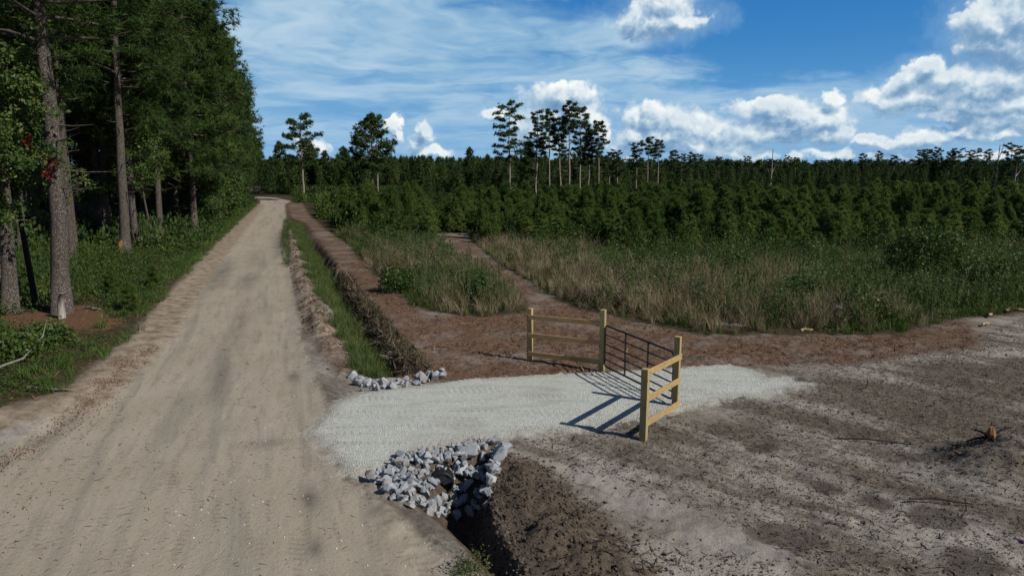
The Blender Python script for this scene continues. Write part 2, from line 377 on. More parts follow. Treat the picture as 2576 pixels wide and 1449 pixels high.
M['young'] = foliage('young_pine_needles', [(0, (.044, .086, .019)), (.5, (.085, .148, .030)), (1, (.155, .205, .048))], .45, wscale=.10)
M['leaf'] = foliage('broad_leaves', [(0, (.028, .060, .014)), (.5, (.055, .105, .022)), (1, (.130, .165, .040))], .3, .5, .25, .5)
M['under'] = foliage('undergrowth_leaves', [(0, (.022, .048, .014)), (.5, (.048, .090, .020)), (1, (.115, .145, .032))], .3, .55, .2, .5)
M['ditchgrass'] = foliage('ditch_grass', [(0, (.050, .080, .022)), (.5, (.080, .125, .032)), (.8, (.13, .165, .055)), (1, (.21, .19, .10))], .3, .6, .2, .9)
M['briar'] = foliage('briar_leaves', [(0, (.026, .045, .016)), (.45, (.045, .080, .022)), (.8, (.085, .115, .030)), (1, (.13, .085, .045))], .25, .55, .2, .6)
M['grass'] = foliage('green_grass', [(0, (.045, .085, .018)), (.5, (.075, .135, .026)), (1, (.13, .18, .045))], .3, .6, .2, .7)
M['weed'] = foliage('weed_leaves', [(0, (.040, .070, .018)), (.5, (.078, .120, .030)), (1, (.16, .18, .06))], .3, .55, .3, .5)
M['tan'] = foliage('dry_grass', [(0, (.15, .125, .070)), (.5, (.27, .220, .130)), (1, (.42, .360, .245))], .2, .7, .1, .5)
M['fen'] = foliage('feathery_weeds', [(0, (.07, .10, .04)), (.6, (.13, .155, .065)), (1, (.24, .24, .14))], .3, .7, .1, .5)
M['redleaf'] = foliage('red_leaves', [(0, (.12, .014, .012)), (1, (.26, .03, .025))], .3)
def bark():
    m, n, b = newmat('pine_bark', .95); oc = n.N.new('ShaderNodeTexCoord').outputs['Object']
    p = n.vec('MULTIPLY', oc, (1., 1., .42)); wv_ = n.vec('ADD', p, n.vec('SCALE', n.noise(p, 8, 4, col=True), scale=.11))
    v = n.voro(wv_, 21., 'DISTANCE_TO_EDGE'); ed = n.mr(v, .0, .16)
    k = n.noise(oc, 9, 6, .65); c = n.ramp(k, [(.25, (.085, .070, .060)), (.55, (.17, .145, .125)), (.8, (.27, .235, .205))])
    c = n.mix(ed, c4(.085, .070, .061), c); n.L.new(c, b.inputs['Base Color'])
    bump(n, b, n.math('ADD', ed, n.math('MULTIPLY', k, .5)), .9, .05); return m
M['bark'] = bark()
def simple(name, ca, cb, scale=8., rough=.9, bs=.5, bd=.02, stretch=(1, 1, 1)):
    m, n, b = newmat(name, rough); oc = n.vec('MULTIPLY', n.N.new('ShaderNodeTexCoord').outputs['Object'], stretch)
    k = n.noise(oc, scale, 6, .62); c = n.mix(n.mr(k, .3, .7), c4(*ca), c4(*cb)); n.L.new(c, b.inputs['Base Color']); bump(n, b, k, bs, bd); return m
M['barkpale'] = simple('pale_pine_bark', (.16, .13, .11), (.34, .29, .25), 9, stretch=(1, 1, .3))
M['darkbark'] = simple('dark_dead_bark', (.012, .010, .009), (.035, .030, .027), 12)
M['greywood'] = simple('weathered_wood', (.16, .14, .125), (.36, .33, .30), 14, stretch=(1, 1, .2))
M['palewood'] = simple('fresh_split_wood', (.26, .17, .10), (.52, .38, .24), 14)
M['orangewood'] = simple('torn_trunk_wood', (.13, .055, .025), (.36, .19, .10), 9, stretch=(1, 1, .25))
M['twig'] = foliage('twigs', [(0, (.030, .024, .019)), (.6, (.075, .057, .042)), (1, (.22, .175, .12))], 0., .9, .1, 2)
M['leaflitter'] = foliage('fallen_leaves', [(0, (.075, .036, .022)), (.6, (.15, .078, .045)), (1, (.23, .15, .09))], 0., .8, .1, 2)
M['stone'] = foliage('white_gravel', [(0, (.40, .41, .36)), (.5, (.54, .55, .49)), (1, (.74, .73, .66))], 0., .9, .2, 3)
M['clod'] = foliage('earth_clods', [(0, (.040, .031, .023)), (.5, (.082, .064, .048)), (1, (.150, .120, .092))], 0., .95, .1, 2)
def rockmat():
    m, n, b = newmat('broken_granite', .8); oc = n.N.new('ShaderNodeTexCoord').outputs['Object']; oi = n.N.new('ShaderNodeObjectInfo').outputs['Random']
    k = n.noise(oc, 4, 7, .65); sp = n.noise(oc, 40, 3, .6)
    c = n.ramp(oi, [(0, (.20, .22, .24)), (.4, (.29, .315, .34)), (.7, (.38, .41, .435)), (.9, (.26, .22, .20)), (1, (.33, .305, .295))])
    c = n.mix(n.mr(k, .35, .75, 0, .6), c, c4(.42, .445, .47)); c = n.mix(n.mr(sp, .58, .75, 0, .5), c, c4(.12, .12, .13))
    n.L.new(c, b.inputs['Base Color']); bump(n, b, n.math('ADD', k, n.math('MULTIPLY', sp, .4)), .7, .03); return m
M['rock'] = rockmat()
def lumber(name, ca, cb, cc):
    m, n, b = newmat(name, .75); oc = n.N.new('ShaderNodeTexCoord').outputs['Object']; oi = n.N.new('ShaderNodeObjectInfo').outputs['Random']
    # the long axis of each board is its local X
    p = n.vec('ADD', n.vec('MULTIPLY', oc, (.55, 9., 9.)), n.comb(n.math('MULTIPLY', oi, 37.), n.math('MULTIPLY', oi, 11.), 0.))
    wv_ = n.noise(p, 1.3, 3, .5, .6); rg = n.math('FRACT', n.math('MULTIPLY', wv_, 9.))
    rg = n.mr(rg, .0, .85); blot = n.noise(oc, 2.2, 4)
    c = n.mix(rg, c4(*ca), c4(*cb)); c = n.mix(n.mr(blot, .35, .7, 0, .55), c, c4(*cc))
    kn = n.voro(n.vec('ADD', n.vec('MULTIPLY', oc, (1., 2.4, 2.4)), n.comb(n.math('MULTIPLY', oi, 9.), 0., 0.)), 2.3)
    c = n.mix(n.mr(kn, .05, .11, 1., 0.), c, c4(.10, .055, .028)); n.L.new(c, b.inputs['Base Color'])
    bump(n, b, n.math('ADD', rg, n.noise(oc, 40, 3)), .25, .004); return m
M['post'] = lumber('pressure_treated_post', (.27, .20, .085), (.44, .345, .165), (.33, .285, .15))
M['rail'] = lumber('pressure_treated_board', (.30, .20, .085), (.48, .345, .17), (.40, .25, .11))
mm, n_, b_ = newmat('black_painted_steel', .38); b_.inputs['Base Color'].default_value = c4(.010, .010, .012); b_.inputs['Specular IOR Level'].default_value = .5; M['black'] = mm
mm, n_, b_ = newmat('galvanised_steel', .45); b_.inputs['Base Color'].default_value = c4(.35, .36, .37); b_.inputs['Metallic'].default_value = .8; M['galv'] = mm
mm, n_, b_ = newmat('black_plastic_pipe', .5); b_.inputs['Base Color'].default_value = c4(.015, .015, .016); M['pipe'] = mm
mm, n_, b_ = newmat('crushed_can_paint', .4); oc = n_.N.new('ShaderNodeTexCoord').outputs['Object']
n_.L.new(n_.mix(n_.mr(n_.noise(oc, 18, 2), .45, .6), c4(.20, .07, .17), c4(.42, .30, .42)), b_.inputs['Base Color']); M['can'] = mm

def groundmat():
    m, n, b = newmat('earth', .95); b.inputs['Specular IOR Level'].default_value = .12
    P_ = n.N.new('ShaderNodeNewGeometry').outputs['Position']; P_ = n.vec('MULTIPLY', P_, (1, 1, .3))
    nz = lambda s_, d_=5, r_=.6: n.noise(P_, s_, d_, r_)
    n1 = nz(.45); n2 = nz(2.2, 6, .65); n3 = nz(9., 5, .7); n4 = nz(38., 3, .7)
    edge = n.math('ADD', n.math('MULTIPLY', n.math('SUBTRACT', n2, .5), .9), n.math('MULTIPLY', n.math('SUBTRACT', n3, .5), .6))
    A_ = lambda a_: n.attr(a_)
    def msk(a_, w_=.12, k_=1.): return n.mr(n.math('ADD', A_(a_), n.math('MULTIPLY', edge, k_)), -w_, w_)
    # clearing: grey-brown sand under a skin of rotted mulch, scraped in bands
    rv = n.N.new('ShaderNodeVectorRotate'); rv.inputs['Angle'].default_value = R(40); n.L.new(P_, rv.inputs[0])
    band = n.noise(n.vec('MULTIPLY', rv.outputs[0], (.10, .75, 1.)), 1.5, 6, .62, .4)
    fine = n.noise(n.vec('MULTIPLY', rv.outputs[0], (.5, 1.4, 1.)), 7., 6, .75)
    sand = n.mix(n.mr(n1, .35, .65), c4(.225, .202, .170), c4(.345, .318, .280))
    deb = n.mix(n.mr(n3, .35, .7), c4(.060, .049, .037), c4(.145, .120, .090)); deb = n.mix(n.mr(n.noise(P_, 60., 3, .7), .56, .70, 0, .6), deb, c4(.27, .21, .14))
    cover = n.math('ADD', n.math('MULTIPLY', band, .75), n.math('ADD', n.math('MULTIPLY', fine, .42), A_('litter')))
    cov = n.mr(cover, .47, .67, 0, .84)
    col = n.mix(cov, sand, deb)
    col = n.mix(n.mr(n4, .58, .72, 0, .6), col, c4(.045, .032, .024))
    col = n.mix(n.math('MULTIPLY', n.mr(n.math('ADD', A_('damp'), n.math('MULTIPLY', edge, .35)), .22, .5), .8), col, n.mix(n3, c4(.045, .038, .031), c4(.095, .078, .062)))
    # mulch
    mul = n.ramp(n.math('ADD', n.math('MULTIPLY', n3, .6), n.math('MULTIPLY', n4, .45)), [(.32, (.045, .029, .020)), (.5, (.118, .074, .050)), (.66, (.200, .136, .092)), (.8, (.30, .235, .17))])
    mul = n.mix(n.mr(n1, .46, .66, 0, .7), mul, c4(.225, .195, .170)); col = n.mix(msk('mulch', .35, 1.2), col, mul)
    # floor under vegetation and pine straw
    vg = n.mix(n.mr(n3, .3, .7), c4(.030, .026, .014), c4(.075, .058, .030)); col = n.mix(msk('veg', .3), col, vg)
    st = n.mix(n.mr(n3, .3, .7), c4(.085, .046, .026), c4(.18, .10, .060)); col = n.mix(msk('straw', .3, 1.3), col, st)
    # road sand
    rt = A_('rt'); rs = A_('rs'); rp = n.comb(rt, n.math('MULTIPLY', rs, .07), 0.)
    trk = n.noise(rp, 1.15, 6, .6, .3); trk2 = n.noise(n.comb(rt, n.math('MULTIPLY', rs, .15), 3.), 4., 4, .6)
    rc = n.mix(n.mr(n1, .3, .7), c4(.350, .305, .235), c4(.395, .348, .278))
    rc = n.mix(n.mr(trk, .48, .66, 0, .62), rc, c4(.205, .200, .165)); rc = n.mix(n.mr(trk2, .52, .72, 0, .4), rc, c4(.23, .195, .15))
    rc = n.mix(n.mr(n2, .55, .75, 0, .35), rc, c4(.22, .185, .14)); rc = n.mix(n.mr(n4, .42, .72, .0, .42), rc, c4(.19, .16, .12)); rc = n.mix(n.mr(nz(110., 2, .7), .6, .75, 0, .5), rc, c4(.13, .105, .08)); tz = n.math('SINE', n.math('ADD', n.math('MULTIPLY', rs, 42.), n.math('MULTIPLY', n.math('ABSOLUTE', n.math('SUBTRACT', n.math('FRACT', n.math('MULTIPLY', rt, 2.2)), .5)), 9.))); rc = n.mix(n.math('MULTIPLY', n.mr(tz, .1, .7, 0, .30), n.mr(trk2, .50, .62)), rc, c4(.17, .14, .105))
    rc = n.mix(A_('damp'), rc, c4(.095, .085, .072))
    col = n.mix(msk('road', .12, .7), col, rc)
    sb = n.mix(n.mr(n2, .35, .7), c4(.32, .265, .20), c4(.15, .115, .082)); sb = n.mix(n.mr(n4, .5, .7, 0, .5), sb, c4(.14, .11, .08)); col = n.mix(msk('bank', .25, .9), col, sb)
    bm = n.mix(n.mr(n3, .38, .62), c4(.13, .092, .066), c4(.31, .255, .20)); bm = n.mix(n.mr(n1, .45, .6, 0, .6), bm, c4(.10, .066, .046)); col = n.mix(msk('berm', .2, .8), col, bm)
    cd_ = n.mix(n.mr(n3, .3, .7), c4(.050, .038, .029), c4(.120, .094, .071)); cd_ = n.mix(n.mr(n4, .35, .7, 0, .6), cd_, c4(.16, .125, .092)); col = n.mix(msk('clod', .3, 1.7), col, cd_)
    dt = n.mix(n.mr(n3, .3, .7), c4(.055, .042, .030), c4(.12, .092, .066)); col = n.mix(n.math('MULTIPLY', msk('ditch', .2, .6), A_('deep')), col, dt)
    # crushed stone
    v1 = n.voro(P_, 34., 'F1', 'Color'); vg_ = n.sep(v1)[0]; vd = n.voro(P_, 34.)
    gr = n.mix(n.mr(vg_, .1, .9), c4(.48, .50, .455), c4(.69, .71, .655)); gr = n.mix(n.mr(n2, .3, .7, 0, .4), gr, c4(.53, .55, .485))
    gr = n.mix(n.mr(n.noise(n.vec('MULTIPLY', P_, (.25, 1., 1.)), 2.6, 5), .50, .68, 0, .55), gr, c4(.42, .41, .345))
    tg = n.math('SINE', n.math('MULTIPLY', n.math('ADD', n.sep(P_)[0], n.math('MULTIPLY', n.sep(P_)[1], .25)), 38.)); lanes = n.mr(n.noise(n.vec('MULTIPLY', P_, (.12, 1., 1.)), 3.1, 3), .53, .60); gr = n.mix(n.math('MULTIPLY', n.mr(tg, 0, .6, 0, .42), lanes), gr, c4(.33, .32, .265)); gr = n.mix(n.mr(n1, .54, .70, 0, .35), gr, c4(.36, .33, .275)); gr = n.mix(n.mr(A_('drive'), .0, .55, .5, 0.), gr, c4(.37, .335, .275)); gr = n.mix(n.mr(n4, .62, .78, 0, .5), gr, c4(.26, .24, .20)); col = n.mix(msk('drive', .16, 1.25), col, gr)
    n.L.new(col, b.inputs['Base Color'])
    hh = n.math('ADD', n.math('MULTIPLY', n3, 1.), n.math('ADD', n.math('MULTIPLY', n4, .5), n.math('MULTIPLY', n.math('MULTIPLY', vd, -1.), n.math('MULTIPLY', msk('drive'), .9))))
    rough_ = n.math('SUBTRACT', 1., n.math('MULTIPLY', msk('road'), .5))
    bump(n, b, n.math('MULTIPLY', hh, rough_), .85, .045)
    return m
M['ground'] = groundmat()

# ------------------------------------------------------------------ the ground: one height sheet, cut along road, drive, ditches and path
def axis(a, b, st, lo, hi, g_):
    v = list(np.arange(a, b, st)); s_ = st
    while v[-1] < hi: s_ *= g_; v.append(v[-1]+s_)
    s_ = st; u = [a]
    while u[-1] > lo: s_ *= g_; u.append(u[-1]-s_)
    return np.array(u[::-1][:-1]+v)
xs = axis(-11, 13, .065, -1500, 1500, 1.035); ys = axis(8.4, 27, .065, -60, 2500, 1.022)
nx, ny = len(xs), len(ys); X, Y = np.meshgrid(xs, ys); X = X.ravel(); Y = Y.ravel()
Z = terrain(X, Y); V = np.stack([X, Y, Z], 1)
ii, jj = np.meshgrid(np.arange(nx-1), np.arange(ny-1)); q = (jj*nx+ii).ravel(); F = np.stack([q, q+1, q+nx+1, q+nx], 1)
A = {}
A['road'] = sdp(X, Y, ROAD); A['drive'] = sdp(X, Y, DRIVE); A['mulch'] = sdp(X, Y, MULCH)
vl = sdp(X, Y, VEGL); A['veg'] = np.maximum(np.maximum(vl, sdp(X, Y, GRA)), np.maximum(sdp(X, Y, GRB), np.where(Y > 62, 3., -9.)))
A['veg'] = np.where(A['road'] > .2, -3, A['veg']); A['veg'] = np.minimum(A['veg'], .9-A['mulch']-.8*sm(Y, 40, 60))
A['straw'] = sdp(X, Y, STRAW)+.1; A['mulch'] = A['mulch']+.45; A['mulch'] = np.where(A['drive'] > 0, -1, A['mulch'])
A['bank'] = np.where(Y < 110, .62-np.abs(vl+.5), -3)
A['berm'] = sdp(X, Y, BERM); A['clod'] = np.maximum(sdp(X, Y, CLOD), np.maximum(sdp(X, Y, px([(955,1195),(1060,1140),(1275,1112),(1245,1230),(1050,1320)])), sdp(X, Y, px([(1190,1200),(1250,1190),(1270,1300),(1350,1460),(1270,1460),(1190,1320)]))))
dd1 = sdp(X, Y, DITCH1); dd2 = sdp(X, Y, DITCH2); A['ditch'] = np.maximum(dd1, dd2)
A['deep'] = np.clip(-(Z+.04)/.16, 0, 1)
A['rt'] = X*RDY-Y*RDX; A['rs'] = X*RDX+Y*RDY
DARK = px([(1560,1135),(1800,1095),(2063,1129),(2300,1265),(2576,1410),(3000,1520),(3000,890),(2300,905),(2060,985),(1850,1040)])
A['litter'] = .12*sm(sdp(X, Y, DARK)+1.2*fbm(X, Y, 1.6, 3, 94), -.7, .7)-.05+.24*fbm(X, Y, 2.6, 3, 93)
GUT = px([(385,880),(330,915),(285,960),(190,1045),(90,1110),(0,1165),(-80,1230)])
damp = .42*np.exp(-(dseg(X, Y, GUT)/.22)**2)*sm(fbm(X, Y, .6, 3, 97), -.25, .15)
for (a_, b_2, sx_, sy_, k_) in [(738,945,.18,.5,.75),(775,1250,.16,.55,.7),(793,1370,.12,.35,.6),(622,705,.45,3.6,.5),(560,690,.5,6,.5),(700,610,.5,9,.6),(640,650,.5,5,.35),(665,1110,.7,.25,.4),(610,800,.35,5,.35),(560,930,.3,3,.3),(970,1290,.35,.5,.4),(1978,1351,.75,.5,.8),(2076,1227,.32,.35,.8),(2200,1270,.35,.35,.75),(2361,1312,.6,.5,.8),(2446,1427,.7,.5,.8),(1918,1129,.4,.35,.7),(1782,1163,.5,.4,.5),(2016,963,.45,.5,.8),(1640,1330,.5,.5,.3),(2350,1150,.7,.6,.5)]:
    cx_, cy_ = at(a_, b_2); u_ = (X-cx_)*RDY-(Y-cy_)*RDX; v_ = (X-cx_)*RDX+(Y-cy_)*RDY
    damp = np.maximum(damp, k_*np.exp(-((u_/sx_)**2+(v_/sy_)**2))*(.9+1.5*fbm(X, Y, .45, 4, 91, .6)))
A['damp'] = np.clip(damp, 0, 1)
for k in ('road', 'drive', 'mulch', 'veg', 'straw', 'bank', 'berm', 'clod', 'ditch'): A[k] = np.clip(A[k], -4, 4)
me_all = mesh('all', V, F, None, None, True); NRM = np.empty(len(V)*3, np.float32); me_all.vertex_normals.foreach_get('vector', NRM); NRM = NRM.reshape(-1, 3)
bpy.data.meshes.remove(me_all)
fc = lambda a_: a_[F].mean(1)
zone = np.zeros(len(F), int); zone[fc(sdp(X, Y, PATH)) > 0] = 4; zone[fc(A['road']) > 0] = 1; zone[(fc(A['ditch']) > 0)] = 3; zone[fc(A['drive']) > 0] = 2
for zi, nm in enumerate(('ground', 'dirt_road', 'gravel_driveway', 'ditch', 'footpath')):
    f = F[zone == zi]; u, inv = np.unique(f, return_inverse=True)
    me = mesh(nm, V[u], inv.reshape(f.shape), M['ground'], {k: v[u] for k, v in A.items()}, True)
    me.normals_split_custom_set_from_vertices([tuple(v) for v in NRM[u]])
    tag(obj(nm, me), kind='structure')

# ------------------------------------------------------------------ small shapes used many times
def tuft(n, L_, w_, spread=1.0, flat=.0):
    V = []; F = []
    for i in range(n):
        th = random.uniform(0, 6.283); ph = math.acos(1-random.random()*spread)
        d_ = np.array([math.sin(ph)*math.cos(th), math.sin(ph)*math.sin(th), math.cos(ph)*(1-flat)]); l = L_*random.uniform(.7, 1.15)
        s_ = np.cross(d_, np.random.default_rng(i).normal(size=3)); s_ /= np.linalg.norm(s_)
        o = d_*L_*random.uniform(-.25, .12)
        k = len(V); V += [o-s_*w_/2, o+s_*w_/2, o+d_*l+np.array([0, 0, -.06*l])]; F.append((k, k+1, k+2))
    return np.array(V), np.array(F)
def leafclump(n, rad, size):
    V = []; F = []
    for i in range(n):
        c_ = np.array([random.gauss(0, 1) for _ in range(3)]); c_ = c_/np.linalg.norm(c_)*rad*random.random()**.4
        a = np.array([random.gauss(0, 1) for _ in range(3)]); a /= np.linalg.norm(a); b = np.cross(a, [random.gauss(0, 1), random.gauss(0, 1), random.gauss(0, 1)+.8]); b /= np.linalg.norm(b)
        s_ = size*random.uniform(.6, 1.3); k = len(V); V += [c_-a*s_*.5, c_+b*s_*.36, c_+a*s_*.5, c_-b*s_*.36]; F += [(k, k+1, k+2), (k, k+2, k+3)]
    return np.array(V), np.array(F)
def blades(n, L_, w_, lean=.35, r_=.12):
    V = []; F = []
    for i in range(n):
        th = random.uniform(0, 6.283); r0 = r_*random.random(); l = L_*random.uniform(.55, 1.1); ln = random.gauss(lean, lean*.5)
        b0 = np.array([r0*math.cos(th), r0*math.sin(th), -.05]); d_ = np.array([math.cos(th), math.sin(th), 0]); ph = random.uniform(0, 6.28); s_ = np.array([math.cos(ph), math.sin(ph), 0])*w_/2
        m_ = b0+d_*l*ln*.35+np.array([0, 0, l*.6]); e = b0+d_*l*ln+np.array([0, 0, l*(1-.25*abs(ln))])
        k = len(V); V += [b0-s_, b0+s_, m_+s_*.8, m_-s_*.8, e]; F += [(k, k+1, k+2), (k, k+2, k+3), (k+3, k+2, k+4)]
    return np.array(V), np.array(F)
def lump(seed, sub=1, amp=.3, flat=1.):
    r_ = random.Random(seed); p = (1+5**.5)/2
    V = [(-1,p,0),(1,p,0),(-1,-p,0),(1,-p,0),(0,-1,p),(0,1,p),(0,-1,-p),(0,1,-p),(p,0,-1),(p,0,1),(-p,0,-1),(-p,0,1)]
    F = [(0,11,5),(0,5,1),(0,1,7),(0,7,10),(0,10,11),(1,5,9),(5,11,4),(11,10,2),(10,7,6),(7,1,8),(3,9,4),(3,4,2),(3,2,6),(3,6,8),(3,8,9),(4,9,5),(2,4,11),(6,2,10),(8,6,7),(9,8,1)]
    V = np.array([np.array(v)/np.linalg.norm(v)*(1+r_.uniform(-amp, amp)) for v in V]); return V*np.array([1, r_.uniform(.6, 1), r_.uniform(.5, .9)*flat])*.5, np.array(F)
TUFT = [tuft(16, .30, .030, 1.3) for _ in range(4)]
TUFT_Y = [tuft(18, .30, .034, 1.5) for _ in range(4)]
TUFT_F = [tuft(9, .52, .13, 1.4, .2) for _ in range(4)]
TUFT_X = [tuft(7, .8, .17, 1.5) for _ in range(3)]
LEAF = [leafclump(9, .28, .12) for _ in range(4)]
LEAF_F = [leafclump(8, .5, .26) for _ in range(4)]

# ------------------------------------------------------------------ trees
def orient(dirs):                        # +Z onto each direction with random spin
    N = len(dirs); d_ = dirs/np.linalg.norm(dirs, axis=1)[:, None]
    ph = np.arccos(np.clip(d_[:, 2], -1, 1)); th = np.arctan2(d_[:, 1], d_[:, 0])
    return np.einsum('nij,njk->nik', rotm(np.zeros(N), ph, th), rotm(np.zeros(N), np.zeros(N), rng.uniform(0, 6.28, N)))
def make_tree(nm, h, cs, cr, nb, per, proto, ts, leafmat, r0, shape='pine', lean=.02, barkm='bark', stubs=0, dead=0, cb=.0, double=0, topscale=1.):
    """trunk mesh (with limbs) and crown mesh; cs is where the crown starts, cr its widest radius"""
    parts = []; tips = []; dirs = []
    nseg = 12; zz = np.linspace(-.3, h, nseg); lx = np.cumsum(rng.normal(0, lean, nseg))*h/nseg*3; ly = np.cumsum(rng.normal(0, lean, nseg))*h/nseg*3
    lx -= lx[0]; ly -= ly[0]; rr = r0*(1-.82*(np.clip(zz, 0, h)/h)**1.15); rr[0] *= 1.25
    V_, F_ = tube(np.stack([lx, ly, zz], 1), rr, 10 if r0 > .1 else 6, True, .04); parts.append((V_, F_, None))
    if double:
        V_, F_ = tube(np.stack([lx+double+.02*zz, ly+.3, zz], 1), rr*.85, 8); parts.append((V_, F_, None))
    az0 = random.uniform(0, 6.28)
    for i in range(nb):
        u = (i+random.random())/nb; z0 = h*(cs+(1-cs)*u*.97)
        if shape == 'pine': pr = math.sin(math.pi*min(1, (.18+.82*u)**.85))**.6*random.uniform(.55, 1.05)
        elif shape == 'flat': pr = (.35+.65*math.sin(math.pi*min(1, .25+.62*u)))*random.uniform(.35, 1.1)
        elif shape == 'cone': pr = (1-u)**.75*random.uniform(.75, 1.08)+.06
        elif shape == 'young': pr = (1-u)**.68*random.uniform(.65, 1.15)*min(1, .6+u*2.)+.04
        else: pr = math.sqrt(max(0, 1-(1.75*u-.8)**2*.95))*random.uniform(.6, 1.05)
        L_ = max(.25, cr*pr); a = az0+i*2.4+random.uniform(-.5, .5)
        up = random.uniform(.05, .45) if shape not in ('cone', 'young') else random.uniform(.25, .75)
        if shape == 'flat': up = random.uniform(-.05, .35)
        bx_ = np.interp(z0, zz, lx); by_ = np.interp(z0, zz, ly); p0 = np.array([bx_, by_, z0]); d_ = np.array([math.cos(a), math.sin(a), 0])
        tt = np.linspace(0, 1, 5)[:, None]; wob = rng.normal(0, .04*L_, (5, 3)); wob[0] = 0
        pts = p0+d_*L_*tt+np.array([0, 0, 1])*L_*up*(tt**1.4)+wob
        rb = max(.012, min(r0*.32, .018*L_+.01)); V_, F_ = tube(pts, np.linspace(rb, rb*.25, 5), 4, False); parts.append((V_, F_, None))
        k = max(2, int(per*(.4+.6*L_/cr)))
        s_ = rng.uniform(.32 if shape not in ('cone', 'young') else .15, 1.04, k)**.8; base = np.stack([np.interp(s_, tt[:, 0], pts[:, j]) for j in range(3)], 1)
        side = np.array([-d_[1], d_[0], 0]); wd = L_*.34*(1.1-s_*.35)
        off = side*rng.normal(0, 1, k)[:, None]*wd[:, None]*.62+np.array([0, 0, 1])*np.abs(rng.normal(0, 1, k))[:, None]*(.11 if shape == 'flat' else .17)*L_**.7
        tips.append(base+off); dirs.append(d_[None]*.55+off*.7/max(L_, .3)+np.array([0, 0, .65])+rng.normal(0, .3, (k, 3)))
    for i in range(stubs):               # dead lower limbs
        z0 = h*random.uniform(cs*.35, cs); a = random.uniform(0, 6.28); L_ = random.uniform(.5, 1.9); bx_ = np.interp(z0, zz, lx); by_ = np.interp(z0, zz, ly)
        e = np.array([math.cos(a), math.sin(a), random.uniform(-.1, .3)])*L_; V_, F_ = tube([np.array([bx_, by_, z0]), np.array([bx_, by_, z0])+e*.5, np.array([bx_, by_, z0])+e+np.array([0, 0, .1])], [.035, .022, .008], 4, False); parts.append((V_, F_, None))
    TV, TF, _ = join(parts)
    tm = mesh(nm+'_trunk', TV, TF, M[barkm], None, True)
    P_ = np.concatenate(tips); D_ = np.concatenate(dirs)
    CV, CF, CA = stamp(proto, P_, orient(D_), rng.uniform(.7, 1.25, len(P_))*ts)
    return tm, mesh(nm+'_crown', CV, CF, M[leafmat], {'tint': CA})
def bare_tree(nm, h, r0, forks, mat='greywood'):
    pts = np.array([[0, 0, -.3], [.05, 0, h*.3], [.1, .03, h*.62], [.06, 0, h]]); V_, F_ = tube(pts, [r0, r0*.8, r0*.6, r0*.3], 7); parts = [(V_, F_, None)]
    for (z0, dx, dz) in forks:
        p0 = np.array([.08, 0, z0*h]); V_, F_ = tube([p0, p0+np.array([dx*.5, .1, dz*.4]), p0+np.array([dx, .15, dz])], [r0*.5, r0*.35, r0*.12], 5); parts.append((V_, F_, None))
    a, b, _ = join(parts); return mesh(nm, a, b, M[mat], None, True)
KINDS = {}
def kind(nm, *a, **k): KINDS[nm] = make_tree(nm, *a, **k)
def put_tree(nm, x, y, s=1., rz=None, label=None, cat='pine tree', group=None, name='pine_tree', parts=('trunk', 'crown'), sz=None, lean=(0, 0)):
    root = bpy.data.objects.new(name, None); C.objects.link(root); root.empty_display_size = .5
    root.location = (x, y, T1(x, y)); root.rotation_euler = (Matrix.Rotation(lean[1], 3, 'Y') @ Matrix.Rotation(lean[0], 3, 'X') @ Matrix.Rotation(random.uniform(0, 6.28) if rz is None else rz, 3, 'Z')).to_euler()
    root.scale = (s, s, s if sz is None else sz); tag(root, label, cat, group)
    for p, me in zip(parts, KINDS[nm]):
        if me: o = bpy.data.objects.new(p, me); C.objects.link(o); o.parent = root
    return root

# tall forest pines
for i in range(4): kind('tall%d' % i, 21, .48, 3.9, 46, 62, TUFT, 1.25, 'needle', .27, lean=.008, stubs=12)
for i in range(3): kind('edge%d' % i, 18.5, .14, 4.4, 84, 74, TUFT, 1.45, 'needle', .24, lean=.01, stubs=4)
for i in range(2): kind('half%d' % i, 18.5, .36, 4.0, 60, 66, TUFT, 1.4, 'needle', .24, lean=.01, stubs=12)
for i in range(3): kind('gum%d' % i, 9.5, .10, 3.0, 56, 34, LEAF_F, .85, 'leaf', .10, shape='round', lean=.02)
for i in range(4): kind('young%d' % i, 4.4, .03, 1.6, 44, 24, TUFT_Y, 1.3, 'young', .06, shape='young', lean=.01)
for i in range(3): kind('mid%d' % i, 9.0, .08, 2.6, 44, 18, TUFT_F, 1.1, 'needle_far', .10, shape='cone', lean=.01)
for i in range(6): kind('far%d' % i, 19, (.46, .54, .38, .56, .48, .68)[i], (3.2, 2.5, 3.6, 2.4, 2.8, 2.5)[i], (36, 32, 40, 30, 34, 22)[i], 44, TUFT_F, .98, 'needle_far', .21, shape='flat', lean=.016, stubs=9, barkm='barkpale')
for i in range(2): kind('gumhigh%d' % i, 11, .42, 2.4, 34, 30, LEAF, 1.3, 'leaf', .10, shape='round', lean=.03)
kind('wide', 16.5, .42, 4.6, 24, 66, TUFT_F, 1.1, 'needle_far', .22, shape='flat', lean=.016, barkm='barkpale')
kind('double', 16.5, .34, 4.7, 48, 60, TUFT_F, 1.15, 'needle_far', .22, shape='pine', lean=.01, double=1.0, barkm='barkpale')

